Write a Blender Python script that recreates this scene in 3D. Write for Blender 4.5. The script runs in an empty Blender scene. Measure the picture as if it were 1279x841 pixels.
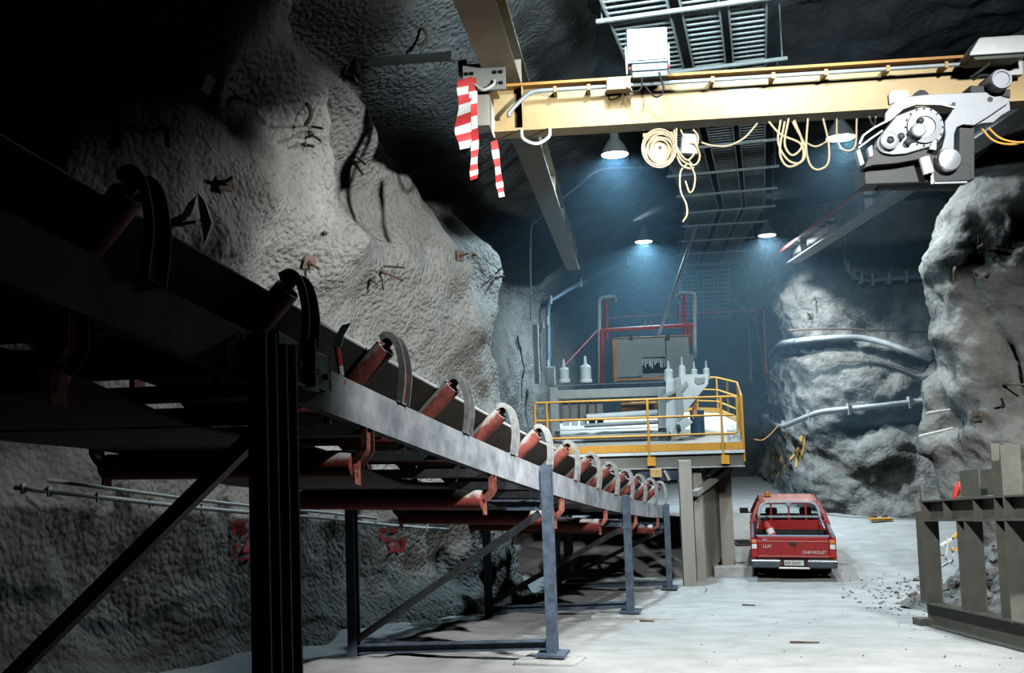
import bpy, bmesh, math, random
import numpy as np
from mathutils import Vector, Matrix
from mathutils.bvhtree import BVHTree

R_ = random.Random(7)
W, H, F = 1279, 841, 1150.0
ZC = 4.05                                   # eye height above the level ground by the pickup
SC = bpy.context.scene
COL = SC.collection
V = Vector

# ------------------------------------------------------------------ camera
_cx, _cy = W / 2, H / 2
_d = V(((740 - _cx) / F, -(490 - _cy) / F, -1)).normalized()      # vanishing point of the crane runways = +Y
_u = V((-.04, 1, 0)); _u = (_u - _d * _u.dot(_d)).normalized()
_r = _d.cross(_u)
M_ = Matrix((_r, _d, _u))                                          # camera -> world
cam_data = bpy.data.cameras.new('camera')
cam_data.sensor_width = 36; cam_data.lens = F * 36 / W; cam_data.clip_start = .05; cam_data.clip_end = 300
cam = bpy.data.objects.new('camera', cam_data); COL.objects.link(cam)
cam.matrix_world = Matrix.Translation((0, 0, ZC)) @ M_.to_4x4()
SC.camera = cam
EYE = V((0, 0, ZC))

def ray(px, py):
    return M_ @ V(((px - _cx) / F, -(py - _cy) / F, -1))
def PY(px, py, Y):
    w = ray(px, py); return w * (Y / w.y) + EYE
def PZ(px, py, z):
    w = ray(px, py); return w * ((z - ZC) / w.z) + EYE
def PX(px, py, X):
    w = ray(px, py); return w * (X / w.x) + EYE
_Mn = np.array([list(r) for r in M_])
def proj_np(P):
    c = (P - np.array([0, 0, ZC])) @ _Mn
    z = np.minimum(c[..., 2], -.3)
    return _cx + F * c[..., 0] / -z, _cy - F * c[..., 1] / -z

# ------------------------------------------------------------------ materials
MATS = {}
def mat(name, col, rough=.6, metal=0., var=.15, vscale=6., bump=0., bscale=40., spec=.4, col2=None, dust_light=None, streak=False, dlo=.75, dhi=1.15):
    m = bpy.data.materials.new(name); m.use_nodes = True
    nt = m.node_tree; N = nt.nodes; L = nt.links
    b = N['Principled BSDF']
    b.inputs['Roughness'].default_value = rough
    b.inputs['Metallic'].default_value = metal
    b.inputs['Specular IOR Level'].default_value = spec
    tc = N.new('ShaderNodeTexCoord')
    mp = N.new('ShaderNodeMapping'); L.new(tc.outputs['Object'], mp.inputs['Vector'])
    if streak: mp.inputs['Scale'].default_value = (1, 1, .12)
    nz = N.new('ShaderNodeTexNoise'); nz.inputs['Scale'].default_value = vscale; nz.inputs['Detail'].default_value = 6
    nz.inputs['Roughness'].default_value = .65
    L.new(mp.outputs[0], nz.inputs['Vector'])
    cr = N.new('ShaderNodeValToRGB')
    c2 = col2 if col2 else tuple(min(1, c * (1 + var)) for c in col)
    c1 = tuple(c * (1 - var) for c in col)
    cr.color_ramp.elements[0].position = .35; cr.color_ramp.elements[1].position = .66
    cr.color_ramp.elements[0].color = (*c1, 1); cr.color_ramp.elements[1].color = (*c2, 1)
    L.new(nz.outputs['Fac'], cr.inputs[0])
    out = cr.outputs[0]
    if dust_light:
        # pale up-facing surfaces: dusty tops, and on the rollers painted-in light from above
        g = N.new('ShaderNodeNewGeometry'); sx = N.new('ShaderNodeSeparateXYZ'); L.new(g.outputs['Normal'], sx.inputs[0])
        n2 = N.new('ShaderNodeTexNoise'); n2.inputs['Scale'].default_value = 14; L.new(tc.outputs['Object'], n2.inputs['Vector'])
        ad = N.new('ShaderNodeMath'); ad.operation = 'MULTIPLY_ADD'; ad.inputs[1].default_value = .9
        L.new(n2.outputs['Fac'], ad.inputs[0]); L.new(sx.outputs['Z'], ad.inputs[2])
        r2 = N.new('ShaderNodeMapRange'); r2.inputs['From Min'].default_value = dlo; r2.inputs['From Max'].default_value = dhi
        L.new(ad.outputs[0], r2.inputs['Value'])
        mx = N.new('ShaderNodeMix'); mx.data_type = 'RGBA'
        L.new(r2.outputs[0], mx.inputs['Factor']); L.new(out, mx.inputs[6]); mx.inputs[7].default_value = (*dust_light, 1)
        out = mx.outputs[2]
    L.new(out, b.inputs['Base Color'])
    if bump:
        n3 = N.new('ShaderNodeTexNoise'); n3.inputs['Scale'].default_value = bscale; n3.inputs['Detail'].default_value = 4
        L.new(tc.outputs['Object'], n3.inputs['Vector'])
        bp = N.new('ShaderNodeBump'); bp.inputs['Strength'].default_value = bump; bp.inputs['Distance'].default_value = .02
        L.new(n3.outputs['Fac'], bp.inputs['Height']); L.new(bp.outputs[0], b.inputs['Normal'])
    MATS[name] = m
    return m

def emis(name, col, s):
    m = bpy.data.materials.new(name); m.use_nodes = True
    b = m.node_tree.nodes['Principled BSDF']
    b.inputs['Base Color'].default_value = (*col, 1)
    b.inputs['Emission Color'].default_value = (*col, 1); b.inputs['Emission Strength'].default_value = s
    MATS[name] = m; return m

def glass(name, col=(.85, .93, .93)):
    m = bpy.data.materials.new(name); m.use_nodes = True
    b = m.node_tree.nodes['Principled BSDF']
    b.inputs['Base Color'].default_value = (*col, 1); b.inputs['Roughness'].default_value = .03
    b.inputs['Transmission Weight'].default_value = 1.; b.inputs['IOR'].default_value = 1.05
    MATS[name] = m; return m

def rock(name, c1, c2, pop=1., popscale=16., dist=.05, big=1.2):
    m = bpy.data.materials.new(name); m.use_nodes = True
    nt = m.node_tree; N = nt.nodes; L = nt.links; b = N['Principled BSDF']
    b.inputs['Roughness'].default_value = .92; b.inputs['Specular IOR Level'].default_value = .06
    tc = N.new('ShaderNodeTexCoord')
    n1 = N.new('ShaderNodeTexNoise'); n1.inputs['Scale'].default_value = big; n1.inputs['Detail'].default_value = 8; n1.inputs['Roughness'].default_value = .7
    L.new(tc.outputs['Object'], n1.inputs['Vector'])
    cr = N.new('ShaderNodeValToRGB'); cr.color_ramp.elements[0].position = .33; cr.color_ramp.elements[1].position = .68
    cr.color_ramp.elements[0].color = (*c1, 1); cr.color_ramp.elements[1].color = (*c2, 1)
    L.new(n1.outputs['Fac'], cr.inputs[0]); L.new(cr.outputs[0], b.inputs['Base Color'])
    vo = N.new('ShaderNodeTexVoronoi'); vo.inputs['Scale'].default_value = popscale; vo.feature = 'SMOOTH_F1'
    vo.inputs['Smoothness'].default_value = .6
    wn = N.new('ShaderNodeTexNoise'); wn.inputs['Scale'].default_value = 5; wn.inputs['Detail'].default_value = 5
    L.new(tc.outputs['Object'], wn.inputs['Vector'])
    ad = N.new('ShaderNodeVectorMath'); ad.operation = 'MULTIPLY_ADD'; ad.inputs[1].default_value = (.12, .12, .12)
    L.new(wn.outputs['Color'], ad.inputs[0]); L.new(tc.outputs['Object'], ad.inputs[2])
    L.new(ad.outputs[0], vo.inputs['Vector'])
    # patchy amount of texture: popcorn in places, towelled smooth in others
    pt = N.new('ShaderNodeTexNoise'); pt.inputs['Scale'].default_value = .55; pt.inputs['Detail'].default_value = 2
    L.new(tc.outputs['Object'], pt.inputs['Vector'])
    pr = N.new('ShaderNodeMapRange'); pr.inputs['From Min'].default_value = .38; pr.inputs['From Max'].default_value = .6
    pr.inputs['To Min'].default_value = .45; pr.inputs['To Max'].default_value = 1.
    L.new(pt.outputs['Fac'], pr.inputs['Value'])
    mu = N.new('ShaderNodeMath'); mu.operation = 'MULTIPLY'; L.new(vo.outputs['Distance'], mu.inputs[0]); L.new(pr.outputs[0], mu.inputs[1])
    b1 = N.new('ShaderNodeBump'); b1.invert = True; b1.inputs['Strength'].default_value = pop; b1.inputs['Distance'].default_value = dist
    L.new(mu.outputs[0], b1.inputs['Height'])
    n2 = N.new('ShaderNodeTexNoise'); n2.inputs['Scale'].default_value = 7; n2.inputs['Detail'].default_value = 9; n2.inputs['Roughness'].default_value = .7
    L.new(tc.outputs['Object'], n2.inputs['Vector'])
    b2 = N.new('ShaderNodeBump'); b2.inputs['Strength'].default_value = .55; b2.inputs['Distance'].default_value = .09
    L.new(n2.outputs['Fac'], b2.inputs['Height']); L.new(b1.outputs[0], b2.inputs['Normal'])
    L.new(b2.outputs[0], b.inputs['Normal'])
    MATS[name] = m; return m

rock('shotcrete', (.17, .167, .156), (.265, .262, .25), pop=.9, popscale=15, dist=.07)
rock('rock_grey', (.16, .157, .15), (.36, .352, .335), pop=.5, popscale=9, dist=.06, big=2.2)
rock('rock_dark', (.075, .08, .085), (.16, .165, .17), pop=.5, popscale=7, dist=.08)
mat('floor_concrete', (.46, .46, .455), .95, var=.14, spec=.1, vscale=1.8, bump=.4, bscale=55)
mat('pad_concrete', (.42, .42, .41), .9, var=.18, vscale=5, bump=.3)
mat('galvanised', (.34, .38, .44), .7, .0, var=.3, vscale=3.5, spec=.15, col2=(.55, .57, .60))
mat('blue_steel', (.085, .115, .16), .55, .1, var=.35, vscale=10)
mat('dark_steel', (.035, .037, .042), .6, .2, var=.3, vscale=12, bump=.2)
mat('teal_steel', (.10, .17, .18), .55, .2, var=.25, vscale=14)
mat('red_dusty', (.33, .075, .055), .7, 0, var=.35, vscale=18, col2=(.48, .20, .15))
mat('roller_red', (.30, .055, .045), .65, 0, var=.35, vscale=12, dust_light=(.58, .55, .52))
mat('roller_steel', (.24, .05, .042), .65, 0, var=.4, vscale=9, col2=(.36, .10, .08), dust_light=(.46, .46, .44), dlo=.62, dhi=1.0)
mat('bracket_strap', (.30, .33, .335), .6, .05, var=.3, vscale=16, col2=(.42, .42, .41))
mat('belt_rubber', (.045, .036, .030), .85, 0, var=.4, vscale=4, dust_light=(.2, .19, .18))
mat('belt_edge', (.62, .63, .62), .8, 0, var=.1)
mat('crane_yellow', (.52, .31, .11), .5, 0, var=.06, vscale=5)
mat('crane_cream', (.58, .41, .20), .5, 0, var=.06, vscale=5)
mat('orange_edge', (.55, .25, .05), .5, 0, var=.1)
mat('safety_yellow', (.78, .36, .045), .45, 0, var=.12, vscale=20)
mat('runway_grey', (.45, .37, .26), .55, .1, var=.12, vscale=4)
mat('bumper_grey', (.06, .075, .09), .45, .2, var=.2)
mat('pipe_red_dark', (.17, .022, .02), .6, 0, var=.15)
mat('silver_paint', (.27, .285, .31), .45, .1, var=.07)
mat('runway_silver', (.42, .43, .44), .45, .2, var=.25, vscale=2)
mat('white_paint', (.75, .76, .76), .45, 0, var=.05)
mat('grey_paint', (.30, .31, .29), .6, 0, var=.1, vscale=4)
mat('tan_grey', (.34, .32, .28), .65, 0, var=.14, vscale=3, streak=True)
mat('machine_grey', (.36, .37, .34), .6, 0, var=.08)
mat('machine_white', (.66, .68, .67), .5, 0, var=.08)
mat('frame_olive', (.155, .155, .13), .6, 0, var=.14, vscale=6)
mat('tray_zinc', (.52, .57, .54), .55, .1, var=.1)
mat('cable_black', (.015, .016, .018), .7, 0, var=.2)
mat('cord_cream', (.46, .36, .23), .6, 0, var=.1)
mat('cord_yellow', (.55, .42, .16), .6, 0, var=.1)
mat('cord_orange', (.75, .38, .07), .6, 0, var=.1)
mat('pipe_blue', (.16, .24, .32), .5, .2, var=.15)
mat('pipe_grey', (.42, .46, .48), .5, .2, var=.15)
mat('pipe_red', (.55, .05, .04), .5, 0, var=.12)
mat('pipe_white', (.70, .71, .70), .5, 0, var=.08)
mat('tape_white', (.78, .78, .76), .6, 0, var=.05)
mat('tape_red', (.62, .05, .05), .6, 0, var=.1)
mat('tape_blue', (.25, .34, .45), .6, 0, var=.1)
mat('paint_red', (.42, .03, .03), .8, 0, var=.2)
mat('paint_orange', (.75, .40, .10), .8, 0, var=.2)
mat('car_red', (.30, .008, .011), .35, 0, var=.12, vscale=10, spec=.5, col2=(.35, .02, .02))
mat('car_red_dusty', (.50, .19, .16), .45, 0, var=.15, vscale=6)
mat('chrome', (.62, .66, .70), .2, .85, var=.06)
mat('black_plastic', (.012, .013, .015), .5, 0, var=.2)
mat('tyre', (.012, .012, .012), .85, 0, var=.2)
mat('lens_red', (.40, .02, .02), .25, 0, var=.1)
mat('lens_clear', (.75, .75, .72), .25, 0, var=.05)
mat('lens_amber', (.65, .22, .05), .3, 0, var=.1)
mat('plate_white', (.62, .64, .60), .5, 0, var=.05)
mat('letter_pale', (.62, .66, .62), .5, 0, var=.05)
mat('letter_dark', (.03, .03, .03), .6, 0, var=.05)
mat('rubble', (.17, .17, .165), .95, 0, var=.5, vscale=5, bump=.6, bscale=18)
mat('rust', (.13, .09, .07), .8, .1, var=.4, vscale=15)
mat('deck_plate', (.62, .58, .53), .6, .1, var=.12, vscale=3)
mat('motor_orange', (.58, .25, .06), .5, 0, var=.15)
mat('wood_tan', (.50, .33, .14), .7, 0, var=.2)
mat('barrel_blue', (.05, .13, .22), .5, 0, var=.1)
emis('lamp_glow', (.93, .98, 1.0), 14.)
glass('window_glass')

# ------------------------------------------------------------------ mesh builder
class MB:
    def __init__(s): s.v = []; s.f = []; s.mi = []; s.cur = 0
    def add(s, vs, fs):
        o = len(s.v); s.v += [V(p) for p in vs]; s.f += [[i + o for i in f] for f in fs]; s.mi += [s.cur] * len(fs); return s
    def obox(s, c, ex, ey, ez):
        c, ex, ey, ez = V(c), V(ex), V(ey), V(ez)
        p = [c + a * ex + b * ey + d * ez for d in (-.5, .5) for b in (-.5, .5) for a in (-.5, .5)]
        return s.add(p, [(0, 2, 3, 1), (4, 5, 7, 6), (0, 1, 5, 4), (2, 6, 7, 3), (0, 4, 6, 2), (1, 3, 7, 5)])
    def box(s, x0, x1, y0, y1, z0, z1):
        return s.obox(((x0 + x1) / 2, (y0 + y1) / 2, (z0 + z1) / 2), (x1 - x0, 0, 0), (0, y1 - y0, 0), (0, 0, z1 - z0))
    def bar(s, a, b, w, h, up=(0, 0, 1)):
        a, b = V(a), V(b); t = b - a; n = t.normalized(); up = V(up)
        sd = n.cross(up)
        if sd.length < 1e-4: sd = n.cross(V((0, 1, 0)))
        sd.normalize(); u = sd.cross(n)
        return s.obox((a + b) / 2, sd * w, t, u * h)
    def hbeam(s, a, b, w, h, tw=.012, tf=.016, up=(0, 0, 1)):
        """I section: flanges at +-h/2 along 'up', w wide"""
        a, b = V(a), V(b); n = (b - a).normalized(); up = V(up)
        sd = n.cross(up).normalized(); u = sd.cross(n)
        for k in (-1, 1):
            o = u * k * (h - tf) / 2
            s.bar(a + o, b + o, w, tf, u)
        s.bar(a, b, tw, h - 2 * tf, u); return s
    def tube(s, pts, r, n=8, closed=False, r2=None):
        pts = [V(p) for p in pts]; m = len(pts); rings = []
        ref = None
        for i, p in enumerate(pts):
            if closed: t = pts[(i + 1) % m] - pts[i - 1]
            else: t = pts[min(i + 1, m - 1)] - pts[max(i - 1, 0)]
            t.normalize()
            if ref is None:
                ref = t.cross(V((0, 0, 1)))
                if ref.length < .1: ref = t.cross(V((0, 1, 0)))
            ref = (ref - t * ref.dot(t)).normalized(); q = t.cross(ref)
            rr = r if r2 is None else r + (r2 - r) * i / (m - 1)
            rings.append([p + (ref * math.cos(a) + q * math.sin(a)) * rr for a in [2 * math.pi * k / n for k in range(n)]])
        vs = [p for g in rings for p in g]; fs = []
        for i in range(m if closed else m - 1):
            j = (i + 1) % m
            for k in range(n):
                l = (k + 1) % n; fs.append((i * n + k, i * n + l, j * n + l, j * n + k))
        if not closed:
            fs.append(tuple(reversed(range(n)))); fs.append(tuple((m - 1) * n + k for k in range(n)))
        return s.add(vs, fs)
    def cyl(s, a, b, r, n=16, r2=None): return s.tube([a, b], r, n, False, r2)
    def lathe(s, base, axis, prof, n=20):
        base, ax = V(base), V(axis).normalized()
        e = ax.cross(V((0, 0, 1)))
        if e.length < .1: e = ax.cross(V((0, 1, 0)))
        e.normalize(); q = ax.cross(e); vs = []; fs = []
        for r, h in prof:
            vs += [base + ax * h + (e * math.cos(a) + q * math.sin(a)) * max(r, 1e-4) for a in [2 * math.pi * k / n for k in range(n)]]
        for i in range(len(prof) - 1):
            for k in range(n):
                l = (k + 1) % n; fs.append((i * n + k, i * n + l, (i + 1) * n + l, (i + 1) * n + k))
        fs.append(tuple(reversed(range(n)))); fs.append(tuple((len(prof) - 1) * n + k for k in range(n)))
        return s.add(vs, fs)
    def prism(s, poly, ext):
        """polygon of 3D points extruded along ext"""
        poly = [V(p) for p in poly]; e = V(ext); n = len(poly)
        vs = poly + [p + e for p in poly]
        fs = [tuple(reversed(range(n))), tuple(range(n, 2 * n))] + [(i, (i + 1) % n, n + (i + 1) % n, n + i) for i in range(n)]
        return s.add(vs, fs)
    def strip(s, pts, wv, th, off=0.):
        """rectangular section swept along pts: wv is the (constant) full width vector, th the thickness"""
        pts = [V(p) for p in pts]; wv = V(wv); m = len(pts); vs = []
        for i, p in enumerate(pts):
            t = (pts[min(i + 1, m - 1)] - pts[max(i - 1, 0)]).normalized(); n = t.cross(wv).normalized()
            c = p + n * off
            vs += [c - wv / 2 - n * th / 2, c + wv / 2 - n * th / 2, c + wv / 2 + n * th / 2, c - wv / 2 + n * th / 2]
        fs = [(3, 2, 1, 0), tuple((m - 1) * 4 + k for k in range(4))]
        for i in range(m - 1):
            for k in range(4):
                l = (k + 1) % 4; fs.append((i * 4 + k, i * 4 + l, i * 4 + 4 + l, i * 4 + 4 + k))
        return s.add(vs, fs)
    def loft(s, rings, cap=True):
        n = len(rings[0]); vs = [V(p) for r in rings for p in r]; fs = []
        for i in range(len(rings) - 1):
            for k in range(n):
                l = (k + 1) % n; fs.append((i * n + k, i * n + l, (i + 1) * n + l, (i + 1) * n + k))
        if cap: fs += [tuple(reversed(range(n))), tuple((len(rings) - 1) * n + k for k in range(n))]
        return s.add(vs, fs)
    def build(s, name, material, parent=None, bevel=0., smooth=False, loc=None, local=False, seg=2):
        off = V((0, 0, 0))
        if parent is not None and not local:
            q = parent
            while q: off = off + q.location; q = q.parent
        elif loc is not None: off = V(loc)
        me = bpy.data.meshes.new(name)
        me.from_pydata([p - off for p in s.v], [], s.f)
        ms = material if isinstance(material, (list, tuple)) else [material]
        for m in ms: me.materials.append(MATS[m] if isinstance(m, str) else m)
        if len(ms) > 1:
            for p, i in zip(me.polygons, s.mi): p.material_index = i
        bm = bmesh.new(); bm.from_mesh(me); bmesh.ops.recalc_face_normals(bm, faces=bm.faces); bm.to_mesh(me); bm.free()
        o = bpy.data.objects.new(name, me); COL.objects.link(o)
        if parent is not None: o.parent = parent
        elif loc is not None: o.location = loc
        if smooth:
            for p in me.polygons: p.use_smooth = True
            try: me.set_sharp_from_angle(angle=math.radians(38))
            except Exception: pass
        if bevel:
            md = o.modifiers.new('bevel', 'BEVEL'); md.width = bevel; md.segments = seg; md.limit_method = 'ANGLE'
        return o

def split_build(mb, name, material, parent, **kw):
    """every loose piece of mb becomes a part of its own"""
    n = len(mb.v); par = list(range(n))
    def fd(i):
        while par[i] != i: par[i] = par[par[i]]; i = par[i]
        return i
    for f in mb.f:
        for a in f[1:]: par[fd(a)] = fd(f[0])
    gs = {}
    for f in mb.f: gs.setdefault(fd(f[0]), []).append(f)
    out = []
    for g, fs in gs.items():
        ids = sorted({i for f in fs for i in f}); mp_ = {i: k for k, i in enumerate(ids)}
        q = MB().add([mb.v[i] for i in ids], [[mp_[i] for i in f] for f in fs]); out.append(q.build(name, material, parent, **kw))
    return out

def tag(o, label=None, cat=None, group=None, kind=None):
    if label: o['label'] = label
    if cat: o['category'] = cat
    if group: o['group'] = group
    if kind: o['kind'] = kind
    return o
def thing(name, label, cat, loc=(0, 0, 0), rotz=0, group=None):
    o = bpy.data.objects.new(name, None); COL.objects.link(o); o.empty_display_size = .2
    o.location = loc; o.rotation_euler = (0, 0, rotz)
    return tag(o, label, cat, group)
def copy_tree(o, parent=None):
    c = o.copy(); COL.objects.link(c)
    if parent: c.parent = parent
    for ch in list(o.children): copy_tree(ch, c)
    return c

def bez(pts, n=8):
    """Catmull-Rom through pts"""
    pts = [V(p) for p in pts]; P = [pts[0] * 2 - pts[1]] + pts + [pts[-1] * 2 - pts[-2]]; out = []
    for i in range(1, len(P) - 2):
        a, b, c, d = P[i - 1:i + 3]
        for k in range(n):
            t = k / n
            out.append(.5 * ((2 * b) + (c - a) * t + (2 * a - 5 * b + 4 * c - d) * t * t + (3 * b - a - 3 * c + d) * t ** 3))
    out.append(pts[-1]); return out

# ------------------------------------------------------------------ numpy noise
_rng = np.random.RandomState(3); _T = _rng.rand(64, 64, 64).astype(np.float64)
def vnoise(P):
    i = np.floor(P).astype(int); f = P - i; f = f * f * (3 - 2 * f)
    r = 0
    for a in (0, 1):
        for b in (0, 1):
            for c in (0, 1):
                w = (f[..., 0] if a else 1 - f[..., 0]) * (f[..., 1] if b else 1 - f[..., 1]) * (f[..., 2] if c else 1 - f[..., 2])
                r = r + w * _T[(i[..., 0] + a) % 64, (i[..., 1] + b) % 64, (i[..., 2] + c) % 64]
    return r * 2 - 1
def fbm(P, sc=1., oct=5, gain=.5):
    r = 0; a = 1.; q = P * sc
    for k in range(oct):
        r = r + a * vnoise(q + 17.3 * k); a *= gain; q = q * 2.03
    return r
def sstep(x, a, b):
    t = np.clip((x - a) / (b - a), 0, 1); return t * t * (3 - 2 * t)

SURF = {}
def grid_obj(name, P, material, flip=False):
    n, m = P.shape[:2]
    vs = P.reshape(-1, 3); idx = np.arange(n * m).reshape(n, m)
    q = np.stack([idx[:-1, :-1], idx[1:, :-1], idx[1:, 1:], idx[:-1, 1:]], -1).reshape(-1, 4)
    if flip: q = q[:, ::-1]
    me = bpy.data.meshes.new(name); me.from_pydata(vs.tolist(), [], q.tolist()); me.materials.append(MATS[material])
    for p in me.polygons: p.use_smooth = True
    o = bpy.data.objects.new(name, me); COL.objects.link(o); o['kind'] = 'structure'
    SURF[name] = BVHTree.FromPolygons(vs.tolist(), q.tolist())
    return o
def hit(px, py, name=None):
    d = ray(px, py).normalized(); best = None
    for n, t in SURF.items():
        if name and n != name: continue
        h = t.ray_cast(EYE, d)
        if h[0] is not None and (best is None or h[3] < best[3]): best = h
    if best is None: return None
    n = best[1]
    if n.dot(d) > 0: n = -n
    return best[0], n

# ------------------------------------------------------------------ the cavern
def floor_z(Y):
    Y = np.asarray(Y, float)
    s = 2.65 - .14 * Y
    return np.where(s > .25, s, np.where(s > -.25, (s + .25) ** 2, 0) * 1.0)
def fz(Y): return float(floor_z(Y))

def make_floor():
    ys = np.concatenate([np.arange(-3, 6, .3), np.arange(6, 30, .12), np.arange(30, 46.1, .4)])
    xs = np.concatenate([np.arange(-7.5, -4, .4), np.arange(-4, 9, .13), np.arange(9, 15.1, .4)])
    Yg, Xg = np.meshgrid(ys, xs, indexing='ij')
    Z = floor_z(Yg)
    P = np.stack([Xg, Yg, Z], -1)
    edge = sstep(Xg, 5.6, 7.6) * (1 - sstep(Yg, 22, 26))
    left = 1 - sstep(Xg - (-2.61 - 1.4 + .211 * Yg), -.6, .4)
    Z = Z + fbm(P, .5, 4) * .018 + fbm(P, 2.5, 3) * .008 + (edge * .18 + left * .12) * (fbm(P, 1.6, 4) + .5) * .6
    P = np.stack([Xg, Yg, Z], -1)
    grid_obj('floor', P, 'floor_concrete')

def interp_plan(pts, t):
    """smooth polyline by arc length parameter 0..1"""
    q = np.array([list(p) for p in bez([(x, y, 0) for x, y in pts], 12)])[:, :2]
    s = np.concatenate([[0], np.cumsum(np.linalg.norm(np.diff(q, axis=0), axis=1))]); s /= s[-1]
    return np.stack([np.interp(t, s, q[:, 0]), np.interp(t, s, q[:, 1])], -1)

def gseg(x, y, pts, w):
    """gaussian around a pixel polyline"""
    d = np.full(x.shape, 1e9)
    for (x0, y0), (x1, y1) in zip(pts[:-1], pts[1:]):
        dx, dy = x1 - x0, y1 - y0; L = dx * dx + dy * dy
        t = np.clip(((x - x0) * dx + (y - y0) * dy) / L, 0, 1)
        d = np.minimum(d, np.hypot(x - x0 - t * dx, y - y0 - t * dy))
    return np.exp(-(d / w) ** 2)

def make_left():
    ys = np.concatenate([np.arange(-3, 6, .3), np.arange(6, 19.2, .055), np.arange(19.2, 44, .15)])
    zs = np.arange(-.3, 10.4, .06)
    xb = np.interp(ys, [-3, 3, 6, 9.65, 12.5, 15, 18, 22, 28, 34, 39, 44], [-6.6, -5.9, -5.2, -4.35, -3.7, -3.35, -3.3, -2.9, -2.1, -1.3, -.2, .4])
    Yg, Zg = np.meshgrid(ys, zs, indexing='ij'); X = np.repeat(xb[:, None], len(zs), 1)
    far = sstep(Yg, 19, 24)
    lean = np.maximum(0, Zg - 7.0) ** 1.45 * (.55 + .55 * far) + np.maximum(0, Zg - 5) * .12 * (1 - far)
    X = X + lean
    # the big lit bulge whose right end drops off into the recess
    end = 17.55 + .25 * np.sin(Zg * 1.1) - .3 * sstep(Zg, 4.2, 6.2)
    rise = np.exp(-((np.minimum(Yg - end, 0)) / 3.4) ** 2)
    cut = 1 - sstep(Yg, end, end + .5)
    bulge = rise * cut * (1.75 - .25 * sstep(Zg, 2.2, 4.8)) * (1 - sstep(Zg, 6.6, 8.0))
    X = X + bulge
    P = np.stack([X, Yg, Zg], -1)
    px, py = proj_np(P)
    near = (Yg > 5) & (Yg < 17.2)
    wgt = sstep(Yg, 5.5, 7.5) * (1 - sstep(Yg, 16.6, 17.4))
    D = 0
    # nearer popcorn mass that ends at a ridge, wall beyond it steps back
    ridge = np.interp(py, [0, 90, 150, 230, 300, 380, 450], [300, 338, 352, 372, 385, 360, 330])
    D = D + .42 * (1 - sstep(px, ridge - 6, ridge + 42)) * (1 - sstep(py, 300, 420))
    D = D + .25 * gseg(px, py, [(345, 120), (370, 230), (395, 300)], 26)
    D = D - .55 * gseg(px, py, [(425, 20), (470, 110), (520, 200), (575, 290), (612, 350)], 30)
    D = D - .35 * gseg(px, py, [(400, 20), (400, 130)], 34)
    D = D + .38 * gseg(px, py, [(438, 110), (450, 180), (500, 250), (545, 330)], 34)
    D = D + .40 * gseg(px, py, [(400, 330), (470, 330), (560, 400)], 55)
    D = D - .25 * gseg(px, py, [(330, 330), (310, 380)], 40)
    D = D + .30 * gseg(px, py, [(560, 120), (600, 220)], 45)
    D = D + .28 * gseg(px, py, [(250, 250), (200, 300)], 55)
    D = D - .30 * gseg(px, py, [(255, 110), (300, 40)], 40)
    D = D - .22 * gseg(px, py, [(600, 500), (560, 470)], 24)
    # lower wall seen below the conveyor
    D = D + .22 * gseg(px, py, [(590, 700), (640, 690)], 25) - .2 * gseg(px, py, [(555, 680), (560, 740)], 14)
    D = D + .25 * gseg(px, py, [(500, 760), (560, 750)], 26)
    X = X + D * wgt
    P = np.stack([X, Yg, Zg], -1)
    n = fbm(P, .45, 5, .5) * .22 + fbm(P, 1.7, 4, .55) * .07
    X = X + n
    Yo = Yg + fbm(P + 31, .6, 3) * .08
    foot = np.maximum(0, floor_z(Yg) + .9 - Zg)
    X = X + foot ** 2 * .5
    P = np.stack([X, Yo, Zg], -1)
    grid_obj('wall_left', P, 'shotcrete')

def make_wall_strip(name, plan, z0, z1, material, feats=None, dt=.1, lean=0., amp=.25, normal_side=1, dz=.1, ledges=None):
    L = sum(math.dist(a, b) for a, b in zip(plan[:-1], plan[1:]))
    t = np.linspace(0, 1, int(L / dt)); q = interp_plan(plan, t)
    tg = np.gradient(q, axis=0); tg /= np.linalg.norm(tg, axis=1)[:, None]; nr = np.stack([-tg[:, 1], tg[:, 0]], -1) * normal_side
    zs = np.arange(z0, z1, dz)
    P = np.zeros((len(t), len(zs), 3)); P[..., :2] = q[:, None, :]; P[..., 2] = zs[None]
    N3 = np.zeros_like(P); N3[..., :2] = nr[:, None, :]
    px, py = proj_np(P); D = lean * np.maximum(0, P[..., 2] - 6.2) ** 1.4
    if feats: D = D + feats(px, py, P)
    P = P + N3 * D[..., None]
    n = fbm(P, .5, 5, .55) * amp + fbm(P, 2.1, 4, .6) * amp * .35
    n = n + (1 - np.abs(fbm(P + 9, .9, 4, .55))) * amp * .7
    P = P + N3 * n[..., None]
    grid_obj(name, P, material)

make_floor()
make_left()

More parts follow.
